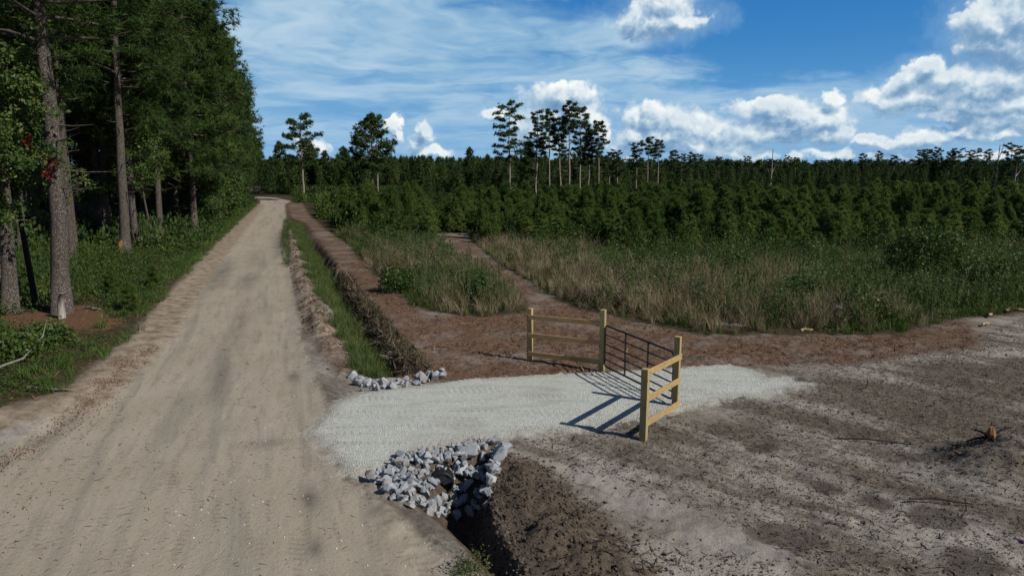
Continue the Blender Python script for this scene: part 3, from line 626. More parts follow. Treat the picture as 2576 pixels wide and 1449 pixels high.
# left forest: the trunks one can tell apart
def X_at(px_, Y_): return (px_-1288)/FL*(Y_*math.cos(PITCH)+5*math.sin(PITCH))
def put_px(nm, px_, py_, **k):
    x, y = at(px_, py_); return put_tree(nm, x, y, **k)
front = [
 ('tall0', 30, 805, 1.0, 'stout grey pine trunk at the left edge of the photo', (0, 0)),
 ('tall1', 60, 655, .95, 'dim pine trunk just behind the leftmost stout pine', (0, 0)),
 ('tall2', 160, 805, 1.22, 'thickest pine with a hollow dark base and a pale dead stub leaning on it', (0, -.01)),
 ('tall3', 187, 655, .95, 'slimmer pine half hidden directly behind the thickest pine', (0, 0)),
 ('tall0', 232, 615, .9, 'slim lit pine trunk between the thickest pine and the scarred pine', (0, 0)),
 ('tall1', 318, 660, 1.12, 'tall straight pine with a torn orange scar at its base', (0, .0)),
 ('tall2', 387, 560, .95, 'dark pine trunk to the right of the scarred pine, in shade', (0, 0)),
 ('tall3', 445, 578, .92, 'lit pine trunk wrapped in vine leaves nearest the shrubs at the forest edge', (0, 0)),
 ('tall2', 10, 640, .8, 'dim pine trunk cut by the left edge behind the stout grey one', (0, 0)),
]
pines = []
for i, (k, a, b2, s, lab, ln) in enumerate(front):
    pines.append(put_px(k, a, b2, s=s, sz=1.0, label=lab, group='trunks at the front of the left pine wood', lean=(0, .052), rz=i*1.7))
# deeper trunks
dist = lambda x, y: math.hypot(x, y)
used = [(p.location.x, p.location.y) for p in pines]
def sdv(poly, x, y): return float(sdp(np.array([x]), np.array([y]), poly)[0])
n_in = 0; tries = 0
while n_in < 95 and tries < 4000:
    tries += 1; y = random.uniform(30, 120); x = -random.uniform(.33*y+9, .33*y+9+46)
    if x > -.8*y-2-0 and sdv(VEGL, x, y) > 6.5 and all(math.hypot(x-a, y-b2) > 3.0 for a, b2 in used) and x < 0 and abs(x)/y < .98:
        used.append((x, y)); n_in += 1
        put_tree('tall%d' % random.randrange(4), x, y, s=random.uniform(.75, .95), sz=random.uniform(.85, 1.0), lean=(0, random.uniform(.02, .06)), label='slim pine standing deep in the dark left wood', group='pines deep in the left wood')
# forest edge along the road: boughs down to the shrubs
edge = [(46, 20), (52, 21), (58, 22), (65, 22.5), (72, 22.5), (80, 22.5), (88, 22), (97, 21), (106, 20), (116, 18.5), (127, 16)]
enum = ('first', 'second', 'third', 'fourth', 'fifth', 'sixth', 'seventh', 'eighth', 'ninth', 'tenth', 'eleventh')
for i, (y, h) in enumerate(edge):
    xe = at_x = np.interp(y, [p[1] for p in VEGL[2:11]], [p[0] for p in VEGL[2:11]])
    x = xe-3.0-random.uniform(0, .8)
    put_tree('edge%d' % (i % 3) if i > 1 else 'half%d' % i, x-(1.2 if i < 2 else random.uniform(-.6, .6)), y, s=h/18.5*(.86 if i < 2 else random.uniform(.86, 1.04)), sz=h/18.5*random.uniform(.9, 1.08), lean=(0, random.uniform(.0, .05)), label='%s dense low boughed pine from the camera along the left road edge' % enum[i], group='dense pines on the left road edge')
    if i < 9:
        put_tree('edge%d' % ((i+1) % 3), x-5, y+2.5, s=h/18.5*.98, label='dense pine in the second row behind the left road edge', group='second row of pines left of the road')
for i, y in enumerate((60, 66, 72, 78, 84, 90, 97, 105, 114)):
    xe = np.interp(y, [p[1] for p in VEGL[2:11]], [p[0] for p in VEGL[2:11]])
    put_tree('gum%d' % (i % 3), xe-2.1-random.uniform(0, .6), y, s=random.uniform(.6, .95), label='leafy young sweetgum on the left road edge, %s from the camera' % enum[i], cat='broadleaf tree', group='broadleaf saplings on the left road edge', name='broadleaf_tree')
# broadleaf saplings between the front trunks
for (a, b2, s, lab) in [(250, 620, .75, 'leafy sapling in front of the dark gap left of the scarred pine'), (380, 640, .62, 'leafy sapling with drooping leaves right of the scarred pine'), (480, 560, .8, 'leafy sapling behind the vine wrapped pine'), (560, 535, .8, 'leafy sapling where the wood meets the road verge'), (120, 600, .7, 'leafy sapling behind the thickest pine')]:
    put_px('gumhigh%d' % (a % 2), a, b2, s=s*1.35, label=lab, cat='broadleaf tree', group='broadleaf saplings inside the left wood', name='broadleaf_tree')
# bend of the road, trees on its right
for i, (x, y, h) in enumerate([(-50, 150, 11), (-44, 152, 10.5), (-58, 155, 12), (-40, 148, 9), (-36, 151, 9.5), (-47, 158, 12), (-66, 150, 13), (-33, 146, 8.5), (-30, 152, 9), (-72, 146, 14), (-38, 156, 10), (-54, 148, 10)]):
    put_tree('mid%d' % (i % 3), x, y, s=h/9., label='dark bushy pine closing the view at the road bend', group='pines behind the road bend')
M

# near-left leafy branch: a small broadleaf tree leaning into the frame
def near_broadleaf():
    root = bpy.data.objects.new('broadleaf_tree', None); C.objects.link(root); x, y = at(-60, 800); root.location = (x, y, T1(x, y))
    tag(root, 'leafy gum tree hanging glossy leaves over the top left corner', 'broadleaf tree')
    parts = []; P_ = []; base = np.array([0, 0, -.2]); V_, F_ = tube([base, (.2, .1, 4), (.1, .2, 8), (.4, .1, 12)], [.12, .10, .07, .03], 7); parts.append((V_, F_, None))
    for i in range(84):
        z0 = random.uniform(4.6, 13.4); a = random.uniform(-1.1, .8); L_ = random.uniform(1.6, 4.9)*(1 if z0 < 11 else .7)
        if z0 < 6.2: L_ *= .75
        e = np.array([math.cos(a), math.sin(a)*.8-.15, random.uniform(-.32, .25)])
        pts = np.array([[.15, .1, z0]])+np.linspace(0, 1, 6)[:, None]*e*L_+rng.normal(0, .06, (6, 3)); pts[:, 2] -= np.linspace(0, 1, 6)**2*.5
        V_, F_ = tube(pts, np.linspace(.028, .006, 6), 4, False); parts.append((V_, F_, None))
        for k in range(int(L_*12)):
            s_ = random.uniform(.2, 1.05); P_.append([np.interp(s_, np.linspace(0, 1, 6), pts[:, j])+random.gauss(0, .20) for j in range(3)])
    a, b, _ = join(parts); obj('trunk', mesh('gum_trunk', a, b, M['greywood'], None, True), root)
    P_ = np.array(P_); V_, F_, A_ = stamp([leafclump(14, .24, .135) for _ in range(4)], P_, rm(len(P_)), rng.uniform(.7, 1.3, len(P_))); obj('crown', mesh('gum_crown', V_, F_, M['leaf'], {'tint': A_}), root)
near_broadleaf()
# red creeper on the thickest pine
def creeper(px_, py_, z, sx_, szz, n, label):
    x, y = at(px_, py_); y -= .55
    P_ = np.stack([rng.normal(x, sx_, n), rng.normal(y-.05, .12, n), rng.normal(z, szz, n)], 1)
    V_, F_, A_ = stamp([leafclump(7, .13, .13) for _ in range(3)], P_-np.array([x, y, z]), rm(n), 1.); o = obj('red_creeper', mesh('red_creeper', V_, F_, M['redleaf'], {'tint': A_}), loc=(x, y, z)); tag(o, label, 'creeper')
creeper(192, 805, 6.0, .16, .30, 13, 'scarlet creeper leaves hanging beside the thickest pine')
creeper(150, 805, 6.9, .14, .14, 8, 'small tuft of red leaves higher up on the thickest pine')

# thin dark dead trunk, dead stub, scar, stump
x, y = at(92, 785); o = obj('dead_tree', bare_tree('dead_tree', 9.5, .13, [(.7, .8, .9)], 'darkbark'), loc=(x, y, T1(x, y)), rz=0.); o.rotation_euler = (0, -.07, 0); tag(o, 'thin charcoal black dead trunk between the stout pine and the thickest pine', 'dead tree')
x, y = at(177, 812); V_, F_ = tube([(0, 0, -.1), (.02, 0, .5), (.10, .02, .95)], [.14, .13, .10], 8, True, .08); o = obj('tree_stub', mesh('tree_stub', V_, F_, M['greywood'], None, True), loc=(x, y-.45, T1(x, y))); tag(o, 'pale barkless stub leaning against the thickest pine', 'stub')
x, y = at(318, 660); V_, F_ = tube([(0, 0, -.1), (.0, 0, .5), (.03, .02, 1.0), (.06, .02, 1.25)], [.22, .20, .13, .03], 7, True, .25); o = obj('bark_scar', mesh('bark_scar', V_, F_, M['orangewood'], None, False), parent=pines[5]); o.matrix_parent_inverse = Matrix(); 
lx_, ly_ = -.10, -.22; rzz = 5*1.7
o.location = (math.cos(-rzz)*lx_-math.sin(-rzz)*ly_, math.sin(-rzz)*lx_+math.cos(-rzz)*ly_, 0); o.rotation_euler = (0, 0, -rzz)
o['label'] = 'torn orange wood where the bark broke off'
x, y = at(283, 612); V_, F_ = tube([(0, 0, -.1), (.02, 0, 1.5), (.03, .05, 2.6)], [.14, .12, .09], 7, True, .06); o = obj('tree_stump', mesh('tree_stump', V_, F_, M['palewood'], None, True), loc=(x, y, T1(x, y))); tag(o, 'pale broken snag standing left of the scarred pine', 'stump')

# mid-distance tall pines: px of trunk, py of top, distance, kind
mid = [
 (753, 282, 118, 'wide', 'lone pine with an open flat crown by the road bend'),
 (932, 280, 118, 'double', 'broad twin trunked pine standing alone left of the centre'),
 (1180, 366, 150, 'mid0', 'small pointed pine poking above the dark wood left of the tall group'),
 (1286, 248, 118, 'far2', 'leftmost tall pine of the centre group, one long low bough to its left'),
 (1350, 276, 112, 'far4', 'second pine from the left in the centre group'),
 (1384, 268, 122, 'far1', 'third pine from the left in the centre group, thin dark trunk'),
 (1415, 290, 108, 'far3', 'slim pine left of the tallest pine in the centre group'),
 (1437, 247, 106, 'far5', 'tallest pine of the centre group with a ragged top'),
 (1462, 262, 116, 'far0', 'dense pine just right of the tallest in the centre group'),
 (1484, 320, 112, 'far4', 'shorter pine filling the middle right of the centre group'),
 (1510, 300, 110, 'far3', 'rightmost tall pine of the centre group, crooked pale trunk'),
 (1330, 350, 128, 'mid1', 'low round pine between the first two of the centre group'),
 (1556, 374, 118, 'far4', 'pale green low pine right of the centre group'),
 (1535, 380, 124, 'far0', 'dark low pine touching the right of the centre group'),
 (1606, 352, 130, 'far2', 'bushy dark pine left of two thin tall pines'),
 (1634, 340, 128, 'far5', 'first of two thin tall pines right of the centre group'),
 (1659, 347, 122, 'far5', 'second of two thin tall pines, bare trunk with a small crown'),
 (1690, 375, 134, 'far1', 'pine with thin pale trunk right after the two thin tall pines'),
 (1716, 384, 138, 'far0', 'left one of the even row of mid height pines'),
 (1743, 382, 140, 'far4', 'middle one of the even row of mid height pines'),
 (1762, 385, 145, 'far3', 'right one of the even row of mid height pines'),
 (1812, 392, 165, 'far1', 'small pine alone on the skyline right of the even row'),
 (1832, 398, 150, 'mid2', 'round dark crown on the skyline right of the even row'),
 (1884, 391, 185, 'far3', 'tiny flat topped pine on the middle right skyline'),
 (1938, 398, 175, 'far5', 'tiny pine around the pale dead trunk on the skyline'),
 (1986, 390, 180, 'far4', 'left of a pair of tiny pines on the skyline'),
 (2004, 394, 180, 'far5', 'right of a pair of tiny pines on the skyline'),
 (2074, 402, 190, 'far0', 'tiny round pine on the skyline right of the pair'),
 (2176, 384, 160, 'far1', 'leftmost of three pines spaced on the right skyline'),
 (2216, 379, 160, 'far4', 'middle of three pines spaced on the right skyline'),
 (2250, 388, 160, 'far5', 'rightmost of three pines spaced on the right skyline, lopsided'),
 (2322, 374, 150, 'far3', 'first pine of the dark row on the right skyline'),
 (2340, 372, 152, 'far5', 'second pine of the dark row on the right skyline'),
 (2366, 369, 148, 'far4', 'third pine of the dark row on the right skyline'),
 (2390, 376, 150, 'far1', 'fourth pine of the dark row on the right skyline'),
 (2406, 370, 146, 'far0', 'fifth pine of the dark row on the right skyline'),
 (2456, 372, 146, 'far2', 'spreading pine left of the dead snag on the far right'),
 (2484, 374, 146, 'far4', 'round topped pine just left of the dead snag'),
 (2545, 358, 132, 'far2', 'pine right of the dead snag near the right edge of the photo'),
 (2568, 372, 135, 'far5', 'small pine cut by the right edge of the photo'),
]
def at_depth(px_, py_, Y_):
    a = (px_-1288)/FL; b = (py_-724.5)/FL; fy = math.cos(PITCH)-b*math.sin(PITCH); fz = -math.sin(PITCH)-b*math.cos(PITCH); k = Y_/fy
    return a*k, Y_, CAM_H+fz*k
HT = {'wide': 17.2, 'double': 17.0}
for a, b2, Y_, k, lab in mid:
    x, y, zt = at_depth(a, b2, Y_); h0 = HT.get(k, 19.6 if k.startswith('far') else 9.4); s = (zt-T1(x, y))/h0
    sw = max(s, .56)*1.08 if s < .8 else s
    put_tree(k, x, y, s=sw, sz=s, label=lab, group='pines on the skyline')
for (a, b2, Y_, fk, lab) in [(2515, 365, 132, [(.72, .9, 3.2)], 'forked dead snag with bare pale trunk near the right edge'), (1944, 375, 150, [(.45, 1.2, 2.8), (.35, -1., 2.4)], 'thin pale dead trunk on the middle right skyline'), (2558, 405, 118, [(.6, 1.3, 2.2)], 'crooked leafless trunk at the right edge of the photo')]:
    x, y, zt = at_depth(a, b2, Y_); h = zt-T1(x, y); o = obj('dead_tree', bare_tree('snag', h, .17, fk), loc=(x, y, T1(x, y)), rz=0.); tag(o, lab, 'dead tree')

def spots(poly, dens, lo=0., ymax=60, ymin=8, fn=None, xmax=.86):
    P_ = np.array(poly); x0, y0 = P_.min(0); x1, y1 = P_.max(0); y0 = max(y0, ymin); y1 = min(y1, ymax); x0 = max(x0, -70); x1 = min(x1, 55)
    n = int((x1-x0)*(y1-y0)*dens); x = rng.uniform(x0, x1, n); y = rng.uniform(y0, y1, n)
    k = (np.abs(x) < y*xmax+1.5); x, y = x[k], y[k]; s_ = sdp(x, y, poly); k = s_ > lo
    if fn is not None: k &= fn(x, y, s_)
    return x[k], y[k], s_[k]
# young pine plantation: 300 nearest in view as things, the rest one stuff object
pts = []
for y in np.arange(44, 100, 2.1):
    for x in np.arange(-44, 84, 2.0):
        xx = x+random.uniform(-.75, .75); yy = y+random.uniform(-.8, .8)
        if abs(xx)/yy < .80: pts.append((xx, yy))
pts = np.array(pts); sd = sdp(pts[:, 0], pts[:, 1], PLANT); tr = dseg(pts[:, 0], pts[:, 1], [at(1135, 590), (-12, 90), (-20, 130)])
lim = 78+np.maximum(0, -12-pts[:, 0])*1.2; pts = pts[(sd > rng.uniform(-5., 7., len(pts))) & (sdp(pts[:, 0], pts[:, 1], PATH) < -1.2) & (sdp(pts[:, 0], pts[:, 1], MULCH) < -1.6) & (sdp(pts[:, 0], pts[:, 1], DITCH1) < -3) & (pts[:, 0] > -.24*pts[:, 1]-3) & (tr > 1.5) & (pts[:, 1] < lim) & (rng.random(len(pts)) < .93)]; pts = pts[np.argsort(pts[:, 1]+.12*np.abs(pts[:, 0]))]
for i, (x, y) in enumerate(pts[:298]):
    put_tree('young%d' % (i % 4), x, y, s=random.uniform(.55, .98)*(.72 if sdv(PLANT, x, y) < 1.5 else 1), sz=random.uniform(.42, .98)*(.72 if sdv(PLANT, x, y) < 1.5 else 1), label='bushy young pine in the front rows of the plantation', cat='young pine', group='young pines of the plantation', name='young_pine')
rest = pts[298:]; print('plantation', len(pts))
def light_tree(h, r_, n, proto, ts, shape='cone'):
    P_ = []; 
    for i in range(n):
        u = random.random()**1.2; a = random.uniform(0, 6.28); rr_ = r_*((1-u)**.7)*random.uniform(.45, 1.05) if shape == 'cone' else r_*math.sqrt(max(.02, 1-(2*u-1)**2))*random.uniform(.5, 1.05)
        P_.append((math.cos(a)*rr_, math.sin(a)*rr_, .1*h+u*h*.88))
    P_ = np.array(P_); V_, F_, _ = stamp(proto, P_, orient(P_*np.array([1, 1, 0])+np.array([0, 0, .8])), rng.uniform(.8, 1.2, n)*ts); return V_, F_
LT = [light_tree(3.9, 1.35, 120, TUFT_F, .8) for _ in range(5)]
V_, F_, A_ = stamp(LT, np.stack([rest[:, 0], rest[:, 1], T(rest[:, 0], rest[:, 1])], 1), rotm(np.zeros(len(rest)), np.zeros(len(rest)), rng.uniform(0, 6.28, len(rest))), rng.uniform(.85, 1.15, len(rest)))
tag(obj('plantation', mesh('plantation', V_, F_, M['young'], {'tint': A_})), 'dark green mass of young pines stretching back to the tree line', 'young pines', kind='stuff')
q_ = []
for i in range(2600):
    y = random.uniform(74, 150); x = random.uniform(-.34*y, .82*y)
    if sdv(ROAD, x, y) < -5 and y > 77 and sdv(PLANT, x, y) > .5: q_.append((x, y))
q_ = np.array(q_); V_, F_, A_ = stamp(LT, np.stack([q_[:, 0], q_[:, 1], T(q_[:, 0], q_[:, 1])], 1), rotm(np.zeros(len(q_)), np.zeros(len(q_)), rng.uniform(0, 6.28, len(q_))), rng.uniform(.25, .6, len(q_)))
tag(obj('brush', mesh('brush', V_, F_, M['needle_far'], {'tint': A_})), 'low dark brush under the tall pines behind the plantation', 'brush', kind='stuff')
x, y, s_ = spots([(-16, 44), (60, 44), (76, 84), (-24, 84)], .55, 0, 84, 42, fn=lambda x, y, s_: (sdp(x, y, PLANT) > -4) & (sdp(x, y, PATH) < -.8) & (sdp(x, y, MULCH) < -1.2) & (sdp(x, y, DITCH1) < -3.5)); sc3 = np.stack([rng.uniform(.5, .9, len(x))]*2+[rng.uniform(.3, .72, len(x))], 1)
V_, F_, A_ = stamp(LT, np.stack([x, y, T(x, y)], 1), rotm(np.zeros(len(x)), np.zeros(len(x)), rng.uniform(0, 6.28, len(x))), sc3)
tag(obj('scrub', mesh('scrub', V_, F_, M['young'], {'tint': A_})), 'green scrub filling the gaps between the young pines', 'scrub', kind='stuff')
# older dark wood behind it and far woods to the horizon
LM = [light_tree(8.6, 2.3, 210, TUFT_X, .85) for _ in range(5)]
PP = []
for i in range(680):
    y = random.uniform(140, 205); x = random.uniform(-.30*y-8, .16*y); PP.append((x, y, random.uniform(.62, .98)))
for i in range(700):
    y = random.uniform(130, 215); x = random.uniform(.10*y, .82*y); PP.append((x, y, random.uniform(.45, .68)))
PP = np.array(PP); V_, F_, A_ = stamp(LM, np.stack([PP[:, 0], PP[:, 1], T(PP[:, 0], PP[:, 1])], 1), rotm(np.zeros(len(PP)), np.zeros(len(PP)), rng.uniform(0, 6.28, len(PP))), PP[:, 2])
tag(obj('pine_wood', mesh('pine_wood', V_, F_, M['needle_far'], {'tint': A_})), 'dark older pine wood behind the plantation', 'woodland', kind='stuff')
LX = [light_tree(8.2, 3.0, 44, TUFT_X, 1.8) for _ in range(5)]
N = 5200; yy = 205+rng.random(N)**1.6*1100; xx = rng.uniform(-.5, .85, N)*yy
V_, F_, A_ = stamp(LX, np.stack([xx, yy, T(xx, yy)], 1), rotm(np.zeros(N), np.zeros(N), rng.uniform(0, 6.28, N)), rng.uniform(.72, .98, N)*(1+.0*yy))
tag(obj('far_wood', mesh('far_wood', V_, F_, M['needle_far'], {'tint': A_})), 'far dark woodland along the flat horizon', 'woodland', kind='stuff')

# ------------------------------------------------------------------ ground vegetation
def field_stuff(name, proto, x, y, s, mat, tilt=.12, label='', cat='', dz=0., tint=None):
    V_, F_, A_ = stamp(proto, np.stack([x, y, T(x, y)+dz], 1), rm(len(x), tilt), s, tint)
    return tag(obj(name, mesh(name, V_, F_, M[mat], {'tint': A_})), label, cat, kind='stuff')
patch = lambda x, y, sc_, seed: fbm(x, y, sc_, 3, seed)
BL_T = [blades(26, 1.35, .018, .32, .15) for _ in range(5)]; BL_G = [blades(18, .55, .022, .5, .16) for _ in range(5)]
BL_S = [blades(16, .24, .012, .6, .10) for _ in range(4)]; BL_D = [blades(20, .50, .014, .35, .14) for _ in range(4)]
def weed(h, n, leaf, rad):
    V = []; F = []
    for st_ in range(4):
        th = random.uniform(0, 6.28); r0 = random.uniform(0, .18); hh = h*random.uniform(.7, 1.1); ln = random.uniform(0, .2)
        b0 = np.array([r0*math.cos(th), r0*math.sin(th), 0.]); e = b0+np.array([math.cos(th)*ln, math.sin(th)*ln, hh]); s_ = np.array([.008, 0, 0]); k = len(V)
        V += [b0-s_, b0+s_, e]; F.append((k, k+1, k+2))
        for i in range(n):
            u = random.uniform(.15, 1); c_ = b0+(e-b0)*u+np.array([random.gauss(0, rad), random.gauss(0, rad), random.gauss(0, .03)])*(1.15-u*.6)
            a = np.array([random.gauss(0, 1), random.gauss(0, 1), random.gauss(0, .6)]); a /= np.linalg.norm(a); b = np.cross(a, [random.gauss(0, .5), random.gauss(0, .5), 1]); b /= np.linalg.norm(b)
            l = leaf*random.uniform(.6, 1.2); k = len(V); V += [c_-a*l*.5, c_+b*l*.28, c_+a*l*.5, c_-b*l*.28]; F += [(k, k+1, k+2), (k, k+2, k+3)]
    return np.array(V), np.array(F)
WD = [weed(1.0, 15, .09, .11) for _ in range(5)]; WDL = [weed(1.45, 20, .11, .16) for _ in range(4)]; WDS = [weed(.5, 9, .07, .10) for _ in range(4)]
def feather(h, n):
    V = []; F = []
    for i in range(n):
        u = random.uniform(.25, 1); th = random.uniform(0, 6.28); l = .16*(1.2-u)+.06; c_ = np.array([0, 0, h*u]); e = c_+np.array([math.cos(th)*l, math.sin(th)*l, l*1.3]); s_ = np.array([-math.sin(th), math.cos(th), 0])*.012
        k = len(V); V += [c_-s_, c_+s_, e]; F.append((k, k+1, k+2))
    k = len(V); V += [np.array([-.008, 0, 0]), np.array([.008, 0, 0]), np.array([0, 0, h])]; F.append((k, k+1, k+2)); return np.array(V), np.array(F)
FE = [feather(1.35, 34) for _ in range(4)]
BRI = [leafclump(110, .52, .075) for _ in range(6)]
for u in BRI:
    u[0][:, 2] = np.abs(u[0][:, 2])*1.0+.22*np.sin(u[0][:, 0]*9)*np.cos(u[0][:, 1]*8)*(np.abs(u[0][:, 2]) > .1)
def tanzone(x, y): return patch(x, y, 7., 101)+.25*np.exp(-((x-6)/9)**2-((y-31)/7)**2)+.22*np.exp(-((x-1.)/3)**2-((y-36)/8)**2)-.30*sm(x, 9, 20)
for nm, poly, kd in (('left', GRA, 1.), ('right', GRB, 1.)):
    d_ = 1.
    x, y, s_ = spots(poly, 7.5, .1, 60, fn=lambda x, y, s_: tanzone(x, y) > rng.normal(.085, .08, len(x)))
    field_stuff('dry_grass', BL_T, x, y, rng.uniform(.5, 1.05, len(x))*np.clip(.5+s_*.3, .5, 1), 'tan', .27, 'tall dry tan bunch grass %s of the mulched path' % nm, 'dry grass')
    x, y, s_ = spots(poly, 6.5, .0, 62, fn=lambda x, y, s_: tanzone(x, y) < rng.normal(.20, .12, len(x)))
    field_stuff('green_grass', BL_G, x, y, rng.uniform(.8, 1.9, len(x))*np.clip(.45+s_*.3, .45, 1), 'grass', .15, 'loose green grass mixed with weeds %s of the mulched path' % nm, 'grass')
    x, y, s_ = spots(poly, 3.4, .3, 62, fn=lambda x, y, s_: tanzone(x, y) < rng.normal(.05, .10, len(x)))
    field_stuff('weeds', WD, x, y, rng.uniform(.6, 1.25, len(x))*np.clip(.5+s_*.25, .5, 1), 'weed', .12, 'knee high leafy green weeds %s of the mulched path' % nm, 'weeds')
    x, y, s_ = spots(poly, 1.7, 1.0, 62, fn=lambda x, y, s_: patch(x, y, 3.5, 121)+.25*sm(y, 44, 56)+.12*sm(x, 10, 26) > .04)
    field_stuff('tall_weeds', WDL, x, y, rng.uniform(.75, 1.35, len(x)), 'leaf', .10, 'shoulder high leafy weeds and briars %s of the mulched path' % nm, 'weeds')
    x, y, s_ = spots(poly, .62, .35, 62, fn=lambda x, y, s_: patch(x, y, 3.0, 127)+.22*sm(x, 6, 20)+.2*sm(y, 42, 56) > .03)
    sc3 = np.stack([rng.uniform(.8, 1.5, len(x)), rng.uniform(.8, 1.5, len(x)), rng.uniform(1.1, 2.9, len(x))*np.clip(.4+s_*.3, .5, 1)], 1)
    V_, F_, A_ = stamp(BRI, np.stack([x, y, T(x, y)], 1), rotm(np.zeros(len(x)), np.zeros(len(x)), rng.uniform(0, 6.28, len(x))), sc3)
    tag(obj('briars', mesh('briars', V_, F_, M['briar'], {'tint': np.clip(A_*.6+.4*rng.random(len(A_)), 0, 1)})), 'tangled dark leafy briars %s of the mulched path' % nm, 'briars', kind='stuff')
    x, y, s_ = spots(poly, 4.2 if nm == 'left' else 2.6, .5, 60, fn=lambda x, y, s_: patch(x, y, 5., 131) > (-.12 if nm == 'left' else .03))
    field_stuff('feathery_weeds', FE, x, y, rng.uniform(.6, 1.15, len(x)), 'fen', .10, 'feathery pale topped weeds %s of the mulched path' % nm, 'weeds')
# ditch grass, bright strip by the road, scattered tufts
x, y, s_ = spots(DITCH1, 60, -.5, 70, fn=lambda x, y, s_: (dseg(x, y, D1R) > .5+.35*fbm(x, y, 1.2, 3, 144)) & (s_+.9*fbm(x, y, 1.1, 3, 143) > .05) & (sdp(x, y, MULCH) < -.4) & (dseg(x, y, END1) > .6) & (patch(x, y, 1.0, 141) > -.10-.4*np.exp(-(dseg(x, y, D1L)-.9)**2/.2)))
field_stuff('ditch_grass', BL_D, x, y, rng.uniform(.5, 1.2, len(x)), 'ditchgrass', .25, 'bright green grass growing in the bottom of the ditch', 'grass')
x, y, s_ = spots(px([(716,540),(706,590),(706,640),(714,678),(732,672),(734,620),(726,560)]), 14, .1, 75)
field_stuff('roadside_plants', WDS, x, y, rng.uniform(.6, 1.0, len(x)), 'under', .1, 'strip of low green plants along the right edge of the dirt road', 'plants')
x, y, s_ = spots(px([(1150,1405),(1225,1400),(1270,1450),(1300,1490),(1140,1490)]), 42, .0, 40, 5)
field_stuff('ditch_weeds', WDS, x, y, rng.uniform(.35, .8, len(x)), 'briar', .1, 'dark low weeds in the near ditch at the bottom of the photo', 'weeds')
x, y, s_ = spots(px([(730,560),(760,640),(800,720),(870,840),(900,940),(870,930),(790,800),(750,700)]), 2.2, .0, 60, fn=lambda x, y, s_: patch(x, y, 1.5, 151) > .05)
field_stuff('berm_weeds', BL_S, x, y, rng.uniform(.7, 1.3, len(x)), 'grass', .2, 'sparse weeds on the rough soil berm between road and ditch', 'weeds')
x, y, s_ = spots(MULCH, 1.4, .1, 60, fn=lambda x, y, s_: patch(x, y, 2.2, 161) > .10)
field_stuff('mulch_sprouts', BL_S, x, y, rng.uniform(.4, .9, len(x)), 'grass', .3, 'thin green sprouts coming through the brown mulch', 'sprouts')
# left verge
nostraw = lambda x, y, s_: sdp(x, y, STRAW) < .1
x, y, s_ = spots(VEGL, 9, .0, 110, fn=lambda x, y, s_: (s_ < 1.6) & (patch(x, y, 1.4, 165) > -.10))
field_stuff('verge_grass', BL_G, x, y, rng.uniform(.4, .9, len(x)), 'grass', .3, 'green grass along the sandy left edge of the road', 'grass')
UC = [leafclump(60, .50, .085) for _ in range(5)]
for u in UC: u[0][:, 2] = np.abs(u[0][:, 2])*.95
x, y, s_ = spots(VEGL, 5.0, .5, 48, fn=lambda x, y, s_: nostraw(x, y, s_) & ((s_ < 11)) & ((y > 27) | (patch(x, y, 2.6, 175) > -.02)))
hh = np.clip(.35+s_*.16, .35, 1.5)*np.where(y < 27, .6, 1.)*(.75+.8*np.abs(patch(x, y, 2.5, 171)))
sc3 = np.stack([rng.uniform(.7, 1.1, len(x)), rng.uniform(.7, 1.1, len(x)), hh*2.0], 1)
V_, F_, A_ = stamp(UC, np.stack([x, y, T(x, y)], 1), rotm(np.zeros(len(x)), np.zeros(len(x)), rng.uniform(0, 6.28, len(x))), sc3)
tag(obj('undergrowth', mesh('undergrowth', V_, F_, M['under'], {'tint': np.clip(A_*.7+.3*rng.random(len(A_)), 0, 1)})), 'leafy green undergrowth beneath the left pine wood', 'undergrowth', kind='stuff')
UF = [leafclump(34, .9, .20) for _ in range(5)]
for u in UF: u[0][:, 2] = np.abs(u[0][:, 2])
x, y, s_ = spots(VEGL, 1.5, .7, 135, 44, fn=lambda x, y, s_: s_ < 14)
sc3 = np.stack([np.ones(len(x)), np.ones(len(x)), rng.uniform(.7, 1.8, len(x))*np.clip(.5+s_*.3, .5, 1.6)], 1)
V_, F_, A_ = stamp(UF, np.stack([x, y, T(x, y)], 1), rotm(np.zeros(len(x)), np.zeros(len(x)), rng.uniform(0, 6.28, len(x))), sc3)
tag(obj('roadside_thicket', mesh('roadside_thicket', V_, F_, M['under'], {'tint': A_})), 'thicket of shrubs along the left road edge running to the bend', 'thicket', kind='stuff')
# thicket right of the far ditch (leafy saplings mixed with briars)
TH = px([(788,492),(806,548),(882,600),(1000,585),(960,530),(880,480)])
x, y, s_ = spots(TH, 1.1, .1, 130, 40); x2, y2, s2 = spots([(-35, 110), (-27, 106), (-20, 122), (-30, 152), (-52, 152), (-41, 130)], .9, .1, 152, 100); x = np.append(x, x2); y = np.append(y, y2); sc3 = np.stack([np.ones(len(x)), np.ones(len(x)), rng.uniform(1.2, 2.6, len(x))], 1)
V_, F_, A_ = stamp(UF, np.stack([x, y, T(x, y)], 1), rotm(np.zeros(len(x)), np.zeros(len(x)), rng.uniform(0, 6.28, len(x))), sc3)
tag(obj('ditch_thicket', mesh('ditch_thicket', V_, F_, M['under'], {'tint': A_})), 'dense leafy thicket right of the far ditch', 'thicket', kind='stuff')
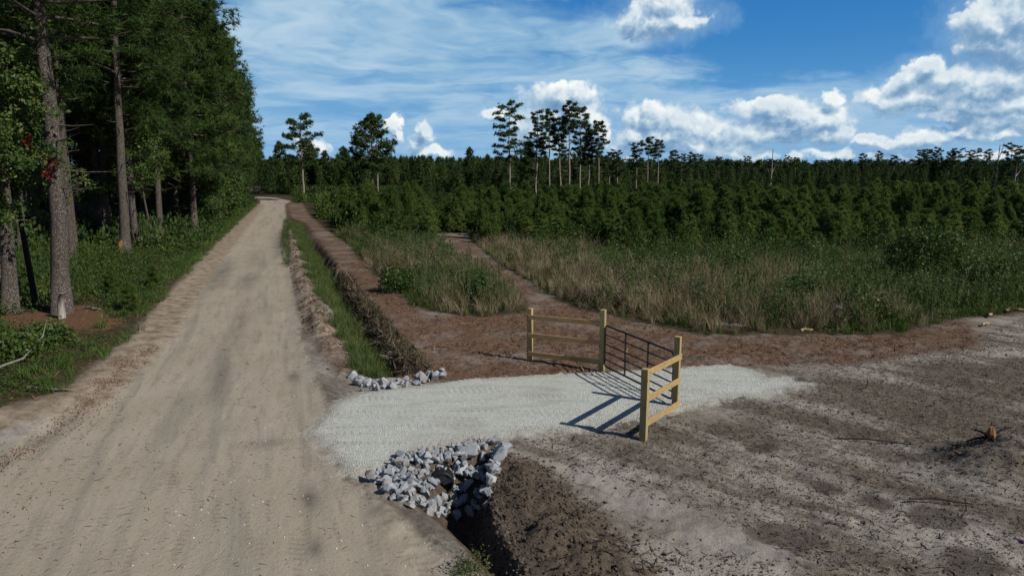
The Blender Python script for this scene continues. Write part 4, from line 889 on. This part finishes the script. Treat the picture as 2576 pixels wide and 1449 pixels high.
# shrubs one can tell apart
def shrub(px_, py_, h, r_, n, lab, mat='leaf', cl=None, name='shrub', tall=1.):
    x, y = at(px_, py_); root = bpy.data.objects.new(name, None); C.objects.link(root); root.location = (x, y, T1(x, y)); tag(root, lab, 'shrub')
    P_ = []; st = []
    for i in range(n):
        d_ = rng.normal(size=3); d_ /= np.linalg.norm(d_); d_[2] = abs(d_[2]); k = random.random()**.35; P_.append(d_*np.array([r_, r_, h*.85])*k+np.array([0, 0, .12*h]))
    for i in range(7):
        a = random.uniform(0, 6.28); V_, F_ = tube([(0, 0, -.05), (math.cos(a)*r_*.3, math.sin(a)*r_*.3, h*.4), (math.cos(a)*r_*.6, math.sin(a)*r_*.6, h*.8)], [.022, .015, .006], 4, False); st.append((V_, F_, None))
    a_, b_, _ = join(st); obj('stems', mesh('stems', a_, b_, M['twig'], None, True), root)
    P_ = np.array(P_); V_, F_, A_ = stamp(cl or LEAF, P_, rm(n), rng.uniform(.7, 1.2, n)); obj('foliage', mesh('shrub_leaves', V_, F_, M[mat], {'tint': A_}), root)
shrub(2335, 700, 2.9, 2.3, 1500, 'large dark rounded shrub standing above the weeds on the right')
shrub(1210, 765, 1.35, .75, 170, 'dark green bush at the edge of the mulched path left of the gate')
shrub(1000, 735, 1.25, .9, 190, 'leafy green bush leaning over the mulch beside the ditch')
shrub(1160, 762, 1.0, .6, 110, 'small bush just left of the dark green path side bush')
shrub(2010, 770, 1.5, .95, 200, 'upright leafy bush right of the gate at the edge of the weeds')
shrub(2160, 800, 1.3, .9, 160, 'leafy bush beside the grey log on the right')
shrub(2480, 740, 1.9, 1.2, 260, 'tall leafy bush near the right edge of the field')
shrub(1850, 700, 1.7, 1.1, 220, 'leafy bush in the weeds behind the gate')
shrub(30, 930, .9, .9, 220, 'low leafy bush at the lower left beside the sandy bank')
shrub(130, 895, .8, .7, 160, 'low leafy bush in front of the thickest pine')
for (a, b2, s, lab) in [(285, 760, .30, 'tiny pine seedling in the undergrowth right of the thickest pine'), (330, 800, .26, 'tiny pine seedling near the road bank'), (390, 740, .26, 'tiny pine seedling at the edge of the undergrowth'), (105, 560, .8, 'young pine bough cluster behind the leftmost trunks')]:
    put_px('young%d' % (a % 4), a, b2, s=s, label=lab, cat='young pine', group='pine seedlings in the undergrowth', name='pine_seedling')

# ------------------------------------------------------------------ loose bits
def bit(L_, w_, bend=.15):
    V = [(-L_/2, 0, 0), (-L_/6, w_, w_*.6), (-L_/6, -w_, 0), (L_/6, w_+bend*L_*.3, w_*.5), (L_/6, -w_+bend*L_*.3, 0), (L_/2, bend*L_*.5, w_*.4), (0, 0, w_*2)]
    return np.array(V, float), np.array([(0, 2, 6), (0, 6, 1), (1, 6, 3), (2, 4, 6), (6, 4, 5), (6, 5, 3)])
BIT = [bit(.24, .0042), bit(.34, .005, -.5), bit(.14, .005, .5), bit(.5, .006, .35), bit(.30, .004, .8)]
CH = [bit(.06, .008), bit(.09, .006), bit(.04, .010), bit(.025, .012)]
CLEAR = px([(1270,1110),(1500,1090),(1740,1035),(1960,1005),(2070,970),(1900,905),(2100,900),(2420,860),(2576,800),(3000,800),(3000,1600),(1620,1600),(1500,1300)])
cf = lambda lo: (lambda x, y, s_: (sdp(x, y, DRIVE) < 0) & (patch(x*.62+y*.78, (x*.78-y*.62)/4, 1.3, 181)+.3*sm(x-Y_off(y), -.5, 4.5) > lo))
Y_off = lambda y: y*.28
x, y, s_ = spots(CLEAR, 48, .0, 33, 8, fn=cf(-.05)); field_stuff('twigs', BIT, x, y, rng.uniform(.2, .8, len(x)), 'twig', .16, 'scattered dark twigs and roots across the cleared ground', 'twigs', .008)
x, y, s_ = spots(CLEAR, 150, .0, 30, 8, fn=cf(.02)); field_stuff('wood_chips', CH, x, y, rng.uniform(.35, 1.1, len(x)), 'twig', .3, 'shredded wood chips littering the cleared ground', 'wood chips', .006)
x, y, s_ = spots(MULCH, 90, -.3, 42, 8, fn=lambda x, y, s_: (sdp(x, y, DRIVE) < 0) & (patch(x, y, 1.1, 199) > -.12)); field_stuff('mulch', CH+BIT[:3], x, y, rng.uniform(.6, 1.7, len(x)), 'leaflitter', .3, 'reddish brown shredded mulch along the path and field edge', 'mulch', .006)
x, y, s_ = spots(ROAD, 24, .0, 30, 8, fn=lambda x, y, s_: rng.random(len(x)) < .3+.9*sm(-x, 1, 8)); field_stuff('pine_straw', BIT[:3], x, y, rng.uniform(.25, .6, len(x)), 'leaflitter', .08, 'scattered pine needles lying on the dirt road', 'pine needles', .004)
LF = leafclump(1, .001, .06)
LEFTROAD = px([(0,1110),(110,1030),(270,960),(360,880),(380,905),(300,1010),(200,1120),(120,1250),(0,1420),(-100,1420),(-100,1150)])
x, y, s_ = spots(LEFTROAD, 75, .0, 30, 7, fn=lambda x, y, s_: patch(x, y, .8, 191)+.12*rng.normal(size=len(x)) > .03); field_stuff('fallen_leaves', LF, x, y, rng.uniform(.5, 1.2, len(x)), 'leaflitter', .3, 'brown fallen leaves drifted along the left edge of the road', 'fallen leaves', .012)
x, y, s_ = spots([(-14, 8), (-6, 8), (-7, 20), (-14, 24)], 420, .0, 30, 7, fn=lambda x, y, s_: dseg(x, y, GUT) < np.abs(rng.normal(0, .22, len(x)))*(1+2.4*(patch(x, y, .9, 198)))); field_stuff('drifted_leaves', LF, x, y, rng.uniform(.5, 1.2, len(x)), 'leaflitter', .35, 'line of dead leaves washed along the left gutter of the road', 'fallen leaves', .014)
x, y, s_ = spots(VEGL, 16, .0, 34, 8, fn=lambda x, y, s_: s_ < 9); field_stuff('forest_litter', CH+BIT+[LF], x, y, rng.uniform(.5, 1.2, len(x)), 'leaflitter', .3, 'brown pine straw and leaf litter under the left trees', 'leaf litter', .01)
PB = [lump(i, amp=.25) for i in range(6)]
x, y, s_ = spots(DRIVE, 260, -.25, 30, 8, fn=lambda x, y, s_: rng.random(len(x)) < (.22+.6*np.exp(-((s_-.10)/.2)**2)*sm(x, -3.5, -1))*sm(s_+.5*fbm(x, y, .5, 3, 77), -.2, .1)*sm(x, -5.2, -3.2)); field_stuff('gravel', PB, x, y, rng.uniform(.012, .034, len(x)), 'stone', .8, 'pale crushed stone gravel loose on the driveway', 'gravel', .005)
x, y, s_ = spots(ROAD, 6, .1, 26, 8, fn=lambda x, y, s_: x > -6); field_stuff('pebbles', PB, x, y, rng.uniform(.012, .04, len(x)), 'stone', .8, 'few white pebbles strewn on the sandy road', 'pebbles', .004)
x, y, s_ = spots([(-.9, 5), (4.2, 5), (4.2, 9), (3., 12), (1., 13.6), (-.6, 13.6)], 420, -.1, 16, 5, fn=lambda x, y, s_: (sdp(x, y, CLOD)+1.5*fbm(x, y, .8, 4, 78, .6) > rng.exponential(.30, len(x))*-1+.12) & (sdp(x, y, DRIVE) < -.05)); field_stuff('soil_clods', PB, x, y, .010+.095*rng.random(len(x))**4, 'clod', 1., 'rough dark soil clods heaped beside the near ditch', 'soil clods', .0)
x, y, s_ = spots(BERM, 34, -.1, 60, 8, fn=lambda x, y, s_: patch(x, y, 1.1, 195) > .0); field_stuff('berm_clods', PB, x, y, rng.uniform(.03, .16, len(x)), 'clod', 1., 'broken soil lumps on the berm beside the road', 'soil clods', .0)
x, y, s_ = spots(px([(1190,1200),(1250,1190),(1270,1300),(1350,1460),(1300,1460),(1200,1320)]), 420, 0, 16, 6); field_stuff('bank_clods', PB, x, y, .015+.10*rng.random(len(x))**2, 'clod', 1., 'soil clods stuck to the steep wall of the near ditch', 'soil clods', .0)
x, y, s_ = spots(CLEAR, 26, .0, 30, 8, fn=cf(-.2)); field_stuff('soil_crumbs', PB, x, y, .01+.07*rng.random(len(x))**4, 'clod', 1., 'small soil crumbs over the cleared ground', 'soil crumbs', .0)
x, y, s_ = spots(CLEAR, 7, .0, 30, 8, fn=cf(-.1)); field_stuff('pale_chips', CH, x, y, rng.uniform(.6, 1.6, len(x)), 'tan', .3, 'pale wood splinters on the cleared ground', 'splinters', .012)
x, y, s_ = spots(CLOD, 30, -.1, 16, 6); field_stuff('berm_twigs', BIT, x, y, rng.uniform(.3, 1.2, len(x)), 'twig', .5, 'dark roots and twigs tangled in the ditch bank clods', 'twigs', .03)
x, y, s_ = spots(DITCH1, 12, 0, 45, 8, fn=lambda x, y, s_: dseg(x, y, D1R) < .6); field_stuff('ditch_bank_roots', BIT, x, y, rng.uniform(.5, 1.3, len(x)), 'twig', .6, 'dark roots hanging in the steep far ditch bank', 'roots', .02)

# ------------------------------------------------------------------ riprap
def rock_mesh(seed):
    r_ = random.Random(seed); import bmesh
    bm = bmesh.new()
    for i in range(12):
        v = Vector((r_.uniform(-1, 1), r_.uniform(-1, 1), r_.uniform(-1, 1))); v = v.normalized()*(r_.uniform(.85, 1.0)); bm.verts.new((v.x*.5, v.y*.38*r_.uniform(.8, 1.1), v.z*.30*r_.uniform(.8, 1.1)))
    res = bmesh.ops.convex_hull(bm, input=bm.verts); bmesh.ops.delete(bm, geom=[e for e in res['geom_interior'] if isinstance(e, bmesh.types.BMVert)], context='VERTS')
    bmesh.ops.bevel(bm, geom=list(bm.edges), offset=.010, segments=1, affect='EDGES', clamp_overlap=True)
    me = bpy.data.meshes.new('rock'); bm.to_mesh(me); bm.free(); me.materials.append(M['rock']); return me
RK = [rock_mesh(100+i) for i in range(14)]
big = [(1178,1138,.48,'largest pale block near the top right of the front rock pile'),(1108,1205,.50,'upright pale slab just above the dark hollow in the front rock pile'),(1158,1185,.44,'tall brownish rock right of the upright pale slab'),(1195,1195,.40,'pointed grey rock on the right flank of the front pile'),
 (1030,1228,.40,'broad pale rock left of the dark hollow'),(1062,1238,.38,'blue grey rock touching the broad pale rock, left of the hollow'),(1080,1278,.33,'flat pale rock at the bottom edge of the front pile'),(975,1198,.34,'white faced rock at the left tip of the front pile'),(1010,1170,.40,'long grey rock lying near the gravel on the left of the front pile'),
 (1210,1150,.30,'grey rock at the right shoulder of the front pile'),(1178,1225,.34,'brown rock below the pointed grey one on the right flank'),(1150,1296,.27,'lone grey rock at the lowest tip of the front pile')]
# where the sloping bank lies under each stone of the pile
def dropv(A_, B_):
    a = (np.asarray(A_, float)-1288)/FL; b = (np.asarray(B_, float)-724.5)/FL; fx = np.full(a.shape, np.nan); fy = fx.copy()
    for z in np.arange(.35, -1.5, -.025):
        k = (CAM_H-z)/(math.sin(PITCH)+b*math.cos(PITCH)); x = a*k; y = (math.cos(PITCH)-b*math.sin(PITCH))*k
        hit = np.isnan(fx) & (terrain(x, y)+.05 >= z); fx[hit] = x[hit]; fy[hit] = y[hit]
    return fx, fy
def drop(a, b2):
    x, y = dropv([a], [b2]); return float(x[0]), float(y[0])
placed = []
hole = drop(1112, 1232)
def put_rock(x, y, s, lab, grp_, z=None, tilt=.5):
    o = obj('rock', random.choice(RK)); zz_ = T1(x, y)+s*.14 if z is None else z
    o.location = (x, y, zz_); o.rotation_euler = (random.gauss(0, tilt), random.gauss(0, tilt), random.uniform(0, 6.28)); o.scale = (s, s*random.uniform(.85, 1.15), s*random.uniform(1., 1.4))
    tag(o, lab, 'rock', grp_); placed.append((x, y, s, zz_+s*.15)); return o
for a, b2, s, lab in big:
    x, y = drop(a, b2); put_rock(x, y, s*1.18, lab, 'rocks of the front pile', tilt=.35)
OUT = [(940,1200),(985,1165),(1060,1132),(1130,1122),(1200,1102),(1250,1106),(1268,1140),(1238,1205),(1232,1262),(1190,1292),(1160,1312),(1100,1296),(1040,1272),(985,1255)]
OA = np.array(OUT, float); ox, oy = np.meshgrid(np.arange(935, 1275, 1.), np.arange(1098, 1318, 1.)); osd = sdp(ox.ravel(), oy.ravel(), OUT); gpx = np.stack([ox.ravel(), oy.ravel()], 1)[osd > 1]
gp = gpx[::5]; gx, gy = dropv(gp[:, 0], gp[:, 1]); grid = np.stack([gx, gy], 1)
cnt = 0; tries = 0
while cnt < 266 and tries < 30000:
    tries += 1; x, y = grid[random.randrange(len(grid))]+np.array([random.uniform(-.04, .04), random.uniform(-.04, .04)])
    if math.hypot((x-hole[0])/.17, (y-hole[1])/.13) < 1: continue
    s = random.choice((.2, .24, .28, .34, .44, .5)) if cnt < 105 else random.uniform(.12, .25)
    nb_ = [q for q in placed if math.hypot(q[0]-x, q[1]-y) < (q[2]+s)*.31]
    if len(nb_) > (0 if cnt < 105 and tries < 6000 else 2): continue
    z = T1(x, y)+s*.12 if not nb_ else min(max(T1(x, y)+s*.12, max(q[3] for q in nb_)+s*.02), T1(x, y)+.30)
    put_rock(x, y, s, 'small angular grey rock in the front pile by the culvert', 'small rocks of the front pile', z, .8); cnt += 1
for a, b2 in [(1092,1150),(1110,1160),(1130,1154),(1150,1164),(1100,1174),(1124,1176),(1146,1182),(1166,1158),(1080,1164),(1158,1172),(1094,1196),(1118,1250),(1100,1262),(1136,1200),(1086,1212),(1140,1146)]:
    x, y = drop(a, b2); put_rock(x, y, random.uniform(.22, .34), 'small angular grey rock in the front pile by the culvert', 'small rocks of the front pile', None, .6); cnt += 1
for a, b2, s_r in [(1098,1203,.44),(1122,1212,.40),(1086,1224,.36),(1106,1190,.34)]:
    x, y = drop(a, b2); put_rock(x, y, s_r, 'small angular grey rock in the front pile by the culvert', 'small rocks of the front pile', T1(x, y)+.12, .5); cnt += 1
print('rocks', cnt, tries)
BACK = px([(880,948),(905,985),(935,985),(1000,978),(1060,968),(1118,955),(1112,936),(1070,940),(1040,955),(990,962),(930,965)]); P_ = np.array(BACK); x0, y0 = P_.min(0); x1, y1 = P_.max(0); cnt = 0; tries = 0; placed2 = []
while cnt < 58 and tries < 9000:
    tries += 1; x = random.uniform(x0, x1); y = random.uniform(y0, y1)
    if sdv(BACK, x, y) < -.02: continue
    s = random.uniform(.24, .42) if cnt < 28 else random.uniform(.12, .2)
    if any(math.hypot(q[0]-x, q[1]-y) < (q[2]+s)*.26 for q in placed2): continue
    placed2.append((x, y, s)); put_rock(x, y, s, 'angular grey rock in the low row on the far side of the driveway', 'rocks of the far row', T1(x, y)+s*.2, .6); cnt += 1
x, y, s_ = spots(px([(862,690),(918,765),(985,845),(1075,950),(1020,955),(950,880),(900,790),(850,700)]), 130, -.3, 40, 8, fn=lambda x, y, s_: dseg(x, y, D1R) < .55); field_stuff('bank_brush', BIT, x, y, rng.uniform(.8, 1.9, len(x)), 'twig', .9, 'ragged dark brush and roots along the right lip of the far ditch', 'brush', .05)
x, y, s_ = spots(px([(862,690),(918,765),(985,845),(1075,950),(1020,955),(950,880),(900,790),(850,700)]), 7, -.3, 40, 8, fn=lambda x, y, s_: dseg(x, y, D1R) < .5); field_stuff('ditch_lip_weeds', WDS, x, y, rng.uniform(.4, .95, len(x)), 'briar', .4, 'dark weeds hanging over the right lip of the far ditch', 'weeds', -.05)
# culvert pipe mouth in the hollow
def pipe():
    x, y = hole; z = T1(x, y)+.15; V = []; F = []; n = 20; m = 14
    for i in range(m):
        for rr_ in (0, 1):
            for k in range(n):
                th = 6.2832*k/n; r_ = (.24 if rr_ else .205)+(.012 if i % 2 else 0)*(rr_); V.append((r_*math.cos(th), i*.06, r_*math.sin(th)))
    for i in range(m-1):
        for k in range(n):
            k2 = (k+1) % n; a = i*2*n; b = a+2*n
            F += [(a+n+k, a+n+k2, b+n+k2), (a+n+k, b+n+k2, b+n+k), (a+k, b+k2, a+k2), (a+k, b+k, b+k2)]
    for k in range(n): k2 = (k+1) % n; F += [(k, k2, n+k2), (k, n+k2, n+k)]
    o = obj('culvert_pipe', mesh('culvert_pipe', V, F, M['pipe'], None, True), loc=(x, y-.02, z), rz=.12); tag(o, 'dark mouth of the culvert pipe among the front rocks', 'culvert pipe')
pipe()

# ------------------------------------------------------------------ fence wings and gate
def ground_pt(a, b2):
    x, y = at(a, b2)
    return Vector((x, y, 0))
P1, P2, P3, P4 = [ground_pt(*q) for q in ((1333, 906), (1514, 931), (1698, 1025), (1618, 1109))]
def board(name, a, b, w_, h_, mat, root, lab=None):
    """bar modelled along its own local X, so the grain runs along it"""
    L_ = (b-a).length; V_, F_ = box((0, 0, 0), (L_, 0, 0), w_, h_, .005)
    o = obj(name, mesh(name, V_, F_, M[mat])); d_ = (b-a).normalized()
    if abs(d_.z) > .9: m_ = Matrix(((0, 0, 1), (0, 1, 0), (-1, 0, 0))); yaw = root['yaw']; q = Matrix.Rotation(yaw, 3, 'Z') @ Matrix(((0, 0, -1), (0, 1, 0), (1, 0, 0)))
    else:
        s_ = Vector((0, 0, 1)).cross(d_).normalized(); u_ = d_.cross(s_); q = Matrix((d_, s_, u_)).transposed()
    o.matrix_world = Matrix.Translation(a) @ q.to_4x4(); o.parent = root; o.matrix_parent_inverse = Matrix.Translation(-Vector(root.location)); 
    if lab: o['label'] = lab
    return o
def wing(name_lab, A_, hA, B_, hB, rails, sideA, sideB):
    root = bpy.data.objects.new('fence_panel', None); C.objects.link(root); root.location = (A_.x, A_.y, T1(A_.x, A_.y)); tag(root, name_lab, 'fence', 'wooden fence panels beside the gate')
    d_ = (B_-A_).normalized(); root['yaw'] = math.atan2(d_.y, d_.x); n_ = Vector((d_.y, -d_.x, 0))
    for (p, h, nm) in ((A_, hA, 'post'), (B_, hB, 'post')):
        board(nm, Vector((p.x, p.y, -.25)), Vector((p.x, p.y, h)), .15, .15, 'post', root)
    for (za, zb) in rails:
        a = A_+d_*sideA[0]+n_*sideA[1]; b = B_+d_*sideB[0]+n_*sideB[1]
        r_ = board('rail', Vector((a.x, a.y, za)), Vector((b.x, b.y, zb)), .038, .14, 'rail', root)
    del root['yaw']
    return root
wing('wooden three rail fence panel on the far left side of the gate', P1, 1.66, P2, 1.84, [(1.40, 1.43), (.82, .84), (.24, .255)], (-.02, .096), (-.077, .04))
wing('wooden three rail fence panel on the near right side of the gate', P4, 1.66, P3, 1.84, [(1.55, 1.34), (.95, .74), (.38, .13)], (.077, .03), (.02, .096))
def gate():
    root = bpy.data.objects.new('metal_gate', None); C.objects.link(root); root.location = (P2.x, P2.y, 0); tag(root, 'black tubular steel farm gate closed across the gravel driveway', 'gate')
    d_ = (P3-P2); L_ = d_.length; d_.normalize(); a0, a1 = .14, L_-.13; root.rotation_euler = (0, 0, math.atan2(d_.y, d_.x))
    zb, zt, r_ = .17, 1.40, .11; pts = []
    def arc(cx, cz, s0): return [(cx+r_*math.cos(s0+q*math.pi/8), 0, cz+r_*math.sin(s0+q*math.pi/8)) for q in range(5)]
    pts = arc(a1-r_, zt-r_, 0)+arc(a0+r_, zt-r_, math.pi/2)+arc(a0+r_, zb+r_, math.pi)+arc(a1-r_, zb+r_, 1.5*math.pi)+[(a1, 0, zt-r_-.0001)]
    V_, F_ = tube(pts, .028, 10, False); obj('frame', mesh('gate_frame', V_, F_, M['black'], None, True), root)
    for z in (1.13, .84, .61, .38): V_, F_ = tube([(a0, 0, z), (a1, 0, z)], .021, 8); obj('bar', mesh('gate_bar', V_, F_, M['black'], None, True), root)
    for u in (.34, .67):
        xx_ = a0+(a1-a0)*u; V_, F_ = box((xx_, -.022, zb), (xx_, -.022, zt), .014, .055, .003); obj('brace', mesh('gate_brace', V_, F_, M['black']), root)
    for z in (1.22, .32): V_, F_ = tube([(.07, 0, z), (a0+.02, 0, z)], .012, 8); obj('hinge', mesh('hinge', V_, F_, M['galv'], None, True), root)
    V_, F_ = tube([(a1, -.02, 1.0), (a1+.02, -.04, .93), (a1+.05, -.03, .95), (a1+.07, -.01, 1.01)], .007, 6); obj('chain', mesh('chain', V_, F_, M['galv'], None, True), root)
gate()

# ------------------------------------------------------------------ single things on the ground
def log(px_, py_, L_, r_, rz, lab, mat='greywood', cat='log', name='log', lift=0.):
    x, y = at(px_, py_); pts = [(-L_/2, 0, 0), (-L_*.2, .04, .03), (L_*.2, -.03, .02), (L_/2, .05, 0)]; V_, F_ = tube(pts, [r_*.8, r_, r_*.95, r_*.6], 9, True, .14)
    o = obj(name, mesh(name, V_, F_, M[mat], None, False), loc=(x, y, T1(x, y)+r_*.6+lift), rz=rz); tag(o, lab, cat); return o
log(2108, 800, 1.1, .20, 1.1, 'pale grey log end in the weeds right of the gate', lift=.3)
log(2030, 832, .5, .05, .2, 'small pale piece of wood at the foot of the weeds', 'palewood', 'wood piece', 'wood_piece')
log(1815, 822, 1.7, .09, -.15, 'grey weathered branch lying at the weed edge behind the gate', cat='branch', name='branch')
for i, (a, b2, l, rz_) in enumerate([(2528, 775, .9, .1), (2550, 781, .7, -.5), (2562, 772, .8, .4), (2535, 786, .6, .9), (2480, 822, .5, .5), (2490, 800, .6, 1.)]):
    log(a, b2, l, .05, rz_, ('pale split wood on top of the small heap at the right field edge', 'pale split wood in the middle of the heap at the right field edge', 'pale split wood at the right end of the heap by the field edge', 'pale split wood at the foot of the heap by the field edge', 'lone pale stick lying on the bare ground below the wood heap', 'short pale stick left of the wood heap')[i], 'palewood', 'wood piece', 'wood_piece', .03*(i % 3))
log(232, 796, 1.1, .06, -.45, 'pale dead branch on the pine straw right of the thickest pine', cat='branch', name='branch')
log(110, 1003, 1.7, .022, -.1, 'thin bleached branch lying along the sandy bank at lower left', cat='branch', name='branch')
def bent(px_, py_, pts, r_, lab, mat='twig'):
    x, y = at(px_, py_); V_, F_ = tube(pts, np.linspace(r_, r_*.3, len(pts)), 6); o = obj('branch', mesh('branch', V_, F_, M[mat], None, True), loc=(x, y, T1(x, y)+.05)); tag(o, lab, 'branch')
bent(10, 990, [(-.6, 0, .0), (-.1, .2, .35), (.35, .4, .5), (.6, .9, 1.0), (.7, 1.0, 1.5)], .04, 'bleached crooked branch rising from the weeds at the left edge', 'greywood')
bent(2425, 1320, [(-.1, 0, 0), (.02, .02, .16), (0, .04, .34)], .018, 'short dark stick poking out of the sand at lower right')
bent(2180, 985, [(-.05, 0, 0), (.02, .02, .12), (.0, .02, .24)], .022, 'dark stub of a sapling beyond the end of the gravel')
bent(2205, 1110, [(-.9, .1, .02), (-.3, .02, .05), (.3, -.1, .03), (.8, -.35, .02)], .022, 'long dark root lying on the cleared ground below the gravel end')
bent(2360, 1275, [(-.5, .05, .02), (-.1, .02, .05), (.3, -.1, .03), (.5, -.15, .02)], .026, 'dark root on the pale sand in the lower right')
# root stump on the mound
x, y = at(2462, 1165); V_, F_ = tube([(0, 0, -.05), (.03, 0, .14), (.08, .02, .27)], [.10, .08, .04], 8, True, .35); root = obj('stump', mesh('stump', V_, F_, M['orangewood'], None, False), loc=(x+.1, y-.1, T1(x+.1, y-.1)-.02)); root.rotation_euler = (.3, -.5, 0); tag(root, 'small torn orange stump on the sandy mound at the right', 'stump')
for i in range(7):
    a = i*.9; V_, F_ = tube([(0, 0, .05), (math.cos(a)*.25, math.sin(a)*.2, .08), (math.cos(a)*.5, math.sin(a)*.42, random.uniform(-.1, .12))], [.035, .022, .008], 5, False, .1); obj('root', mesh('root', V_, F_, M['darkbark'], None, True), root)
x, y, s_ = spots([(MOUND[0]-1.6, MOUND[1]-.3), (MOUND[0]-.4, MOUND[1]+.9), (MOUND[0]+.9, MOUND[1]+1.1), (MOUND[0]+.7, MOUND[1]+.45), (MOUND[0]-.7, MOUND[1]-.05)], 150, 0, 30, 6)
field_stuff('mound_debris', BIT+CH, x, y, rng.uniform(.5, 1.1, len(x)), 'twig', .6, 'matted dark roots along the crest of the sandy mound', 'roots', .03)
# crushed can
def can():
    x, y = at(2565, 1368); V = []; F = []; n = 14; m = 9
    for i in range(m):
        u = i/(m-1); r_ = .033*(1 if .06 < u < .94 else .82)
        for k in range(n):
            th = 6.2832*k/n; q = 1+.12*math.sin(7*u+3*th); V.append((r_*q*math.cos(th), (u-.5)*.15, r_*.6*q*math.sin(th)+.004*math.sin(11*u)))
    V += [(0, -.075, 0), (0, .075, 0)]
    for i in range(m-1):
        for k in range(n): k2 = (k+1) % n; F += [(i*n+k, i*n+k2, i*n+n+k2), (i*n+k, i*n+n+k2, i*n+n+k)]
    for k in range(n): k2 = (k+1) % n; F += [(k2, k, n*m), ((m-1)*n+k, (m-1)*n+k2, n*m+1)]
    o = obj('crushed_can', mesh('crushed_can', V, F, M['can'], None, True), loc=(x, y, T1(x, y)+.02), rz=.5); tag(o, 'crushed purple drink can in the lower right corner', 'can')
can()
print('objects', len(bpy.data.objects), 'verts', sum(len(m.vertices) for m in bpy.data.meshes))
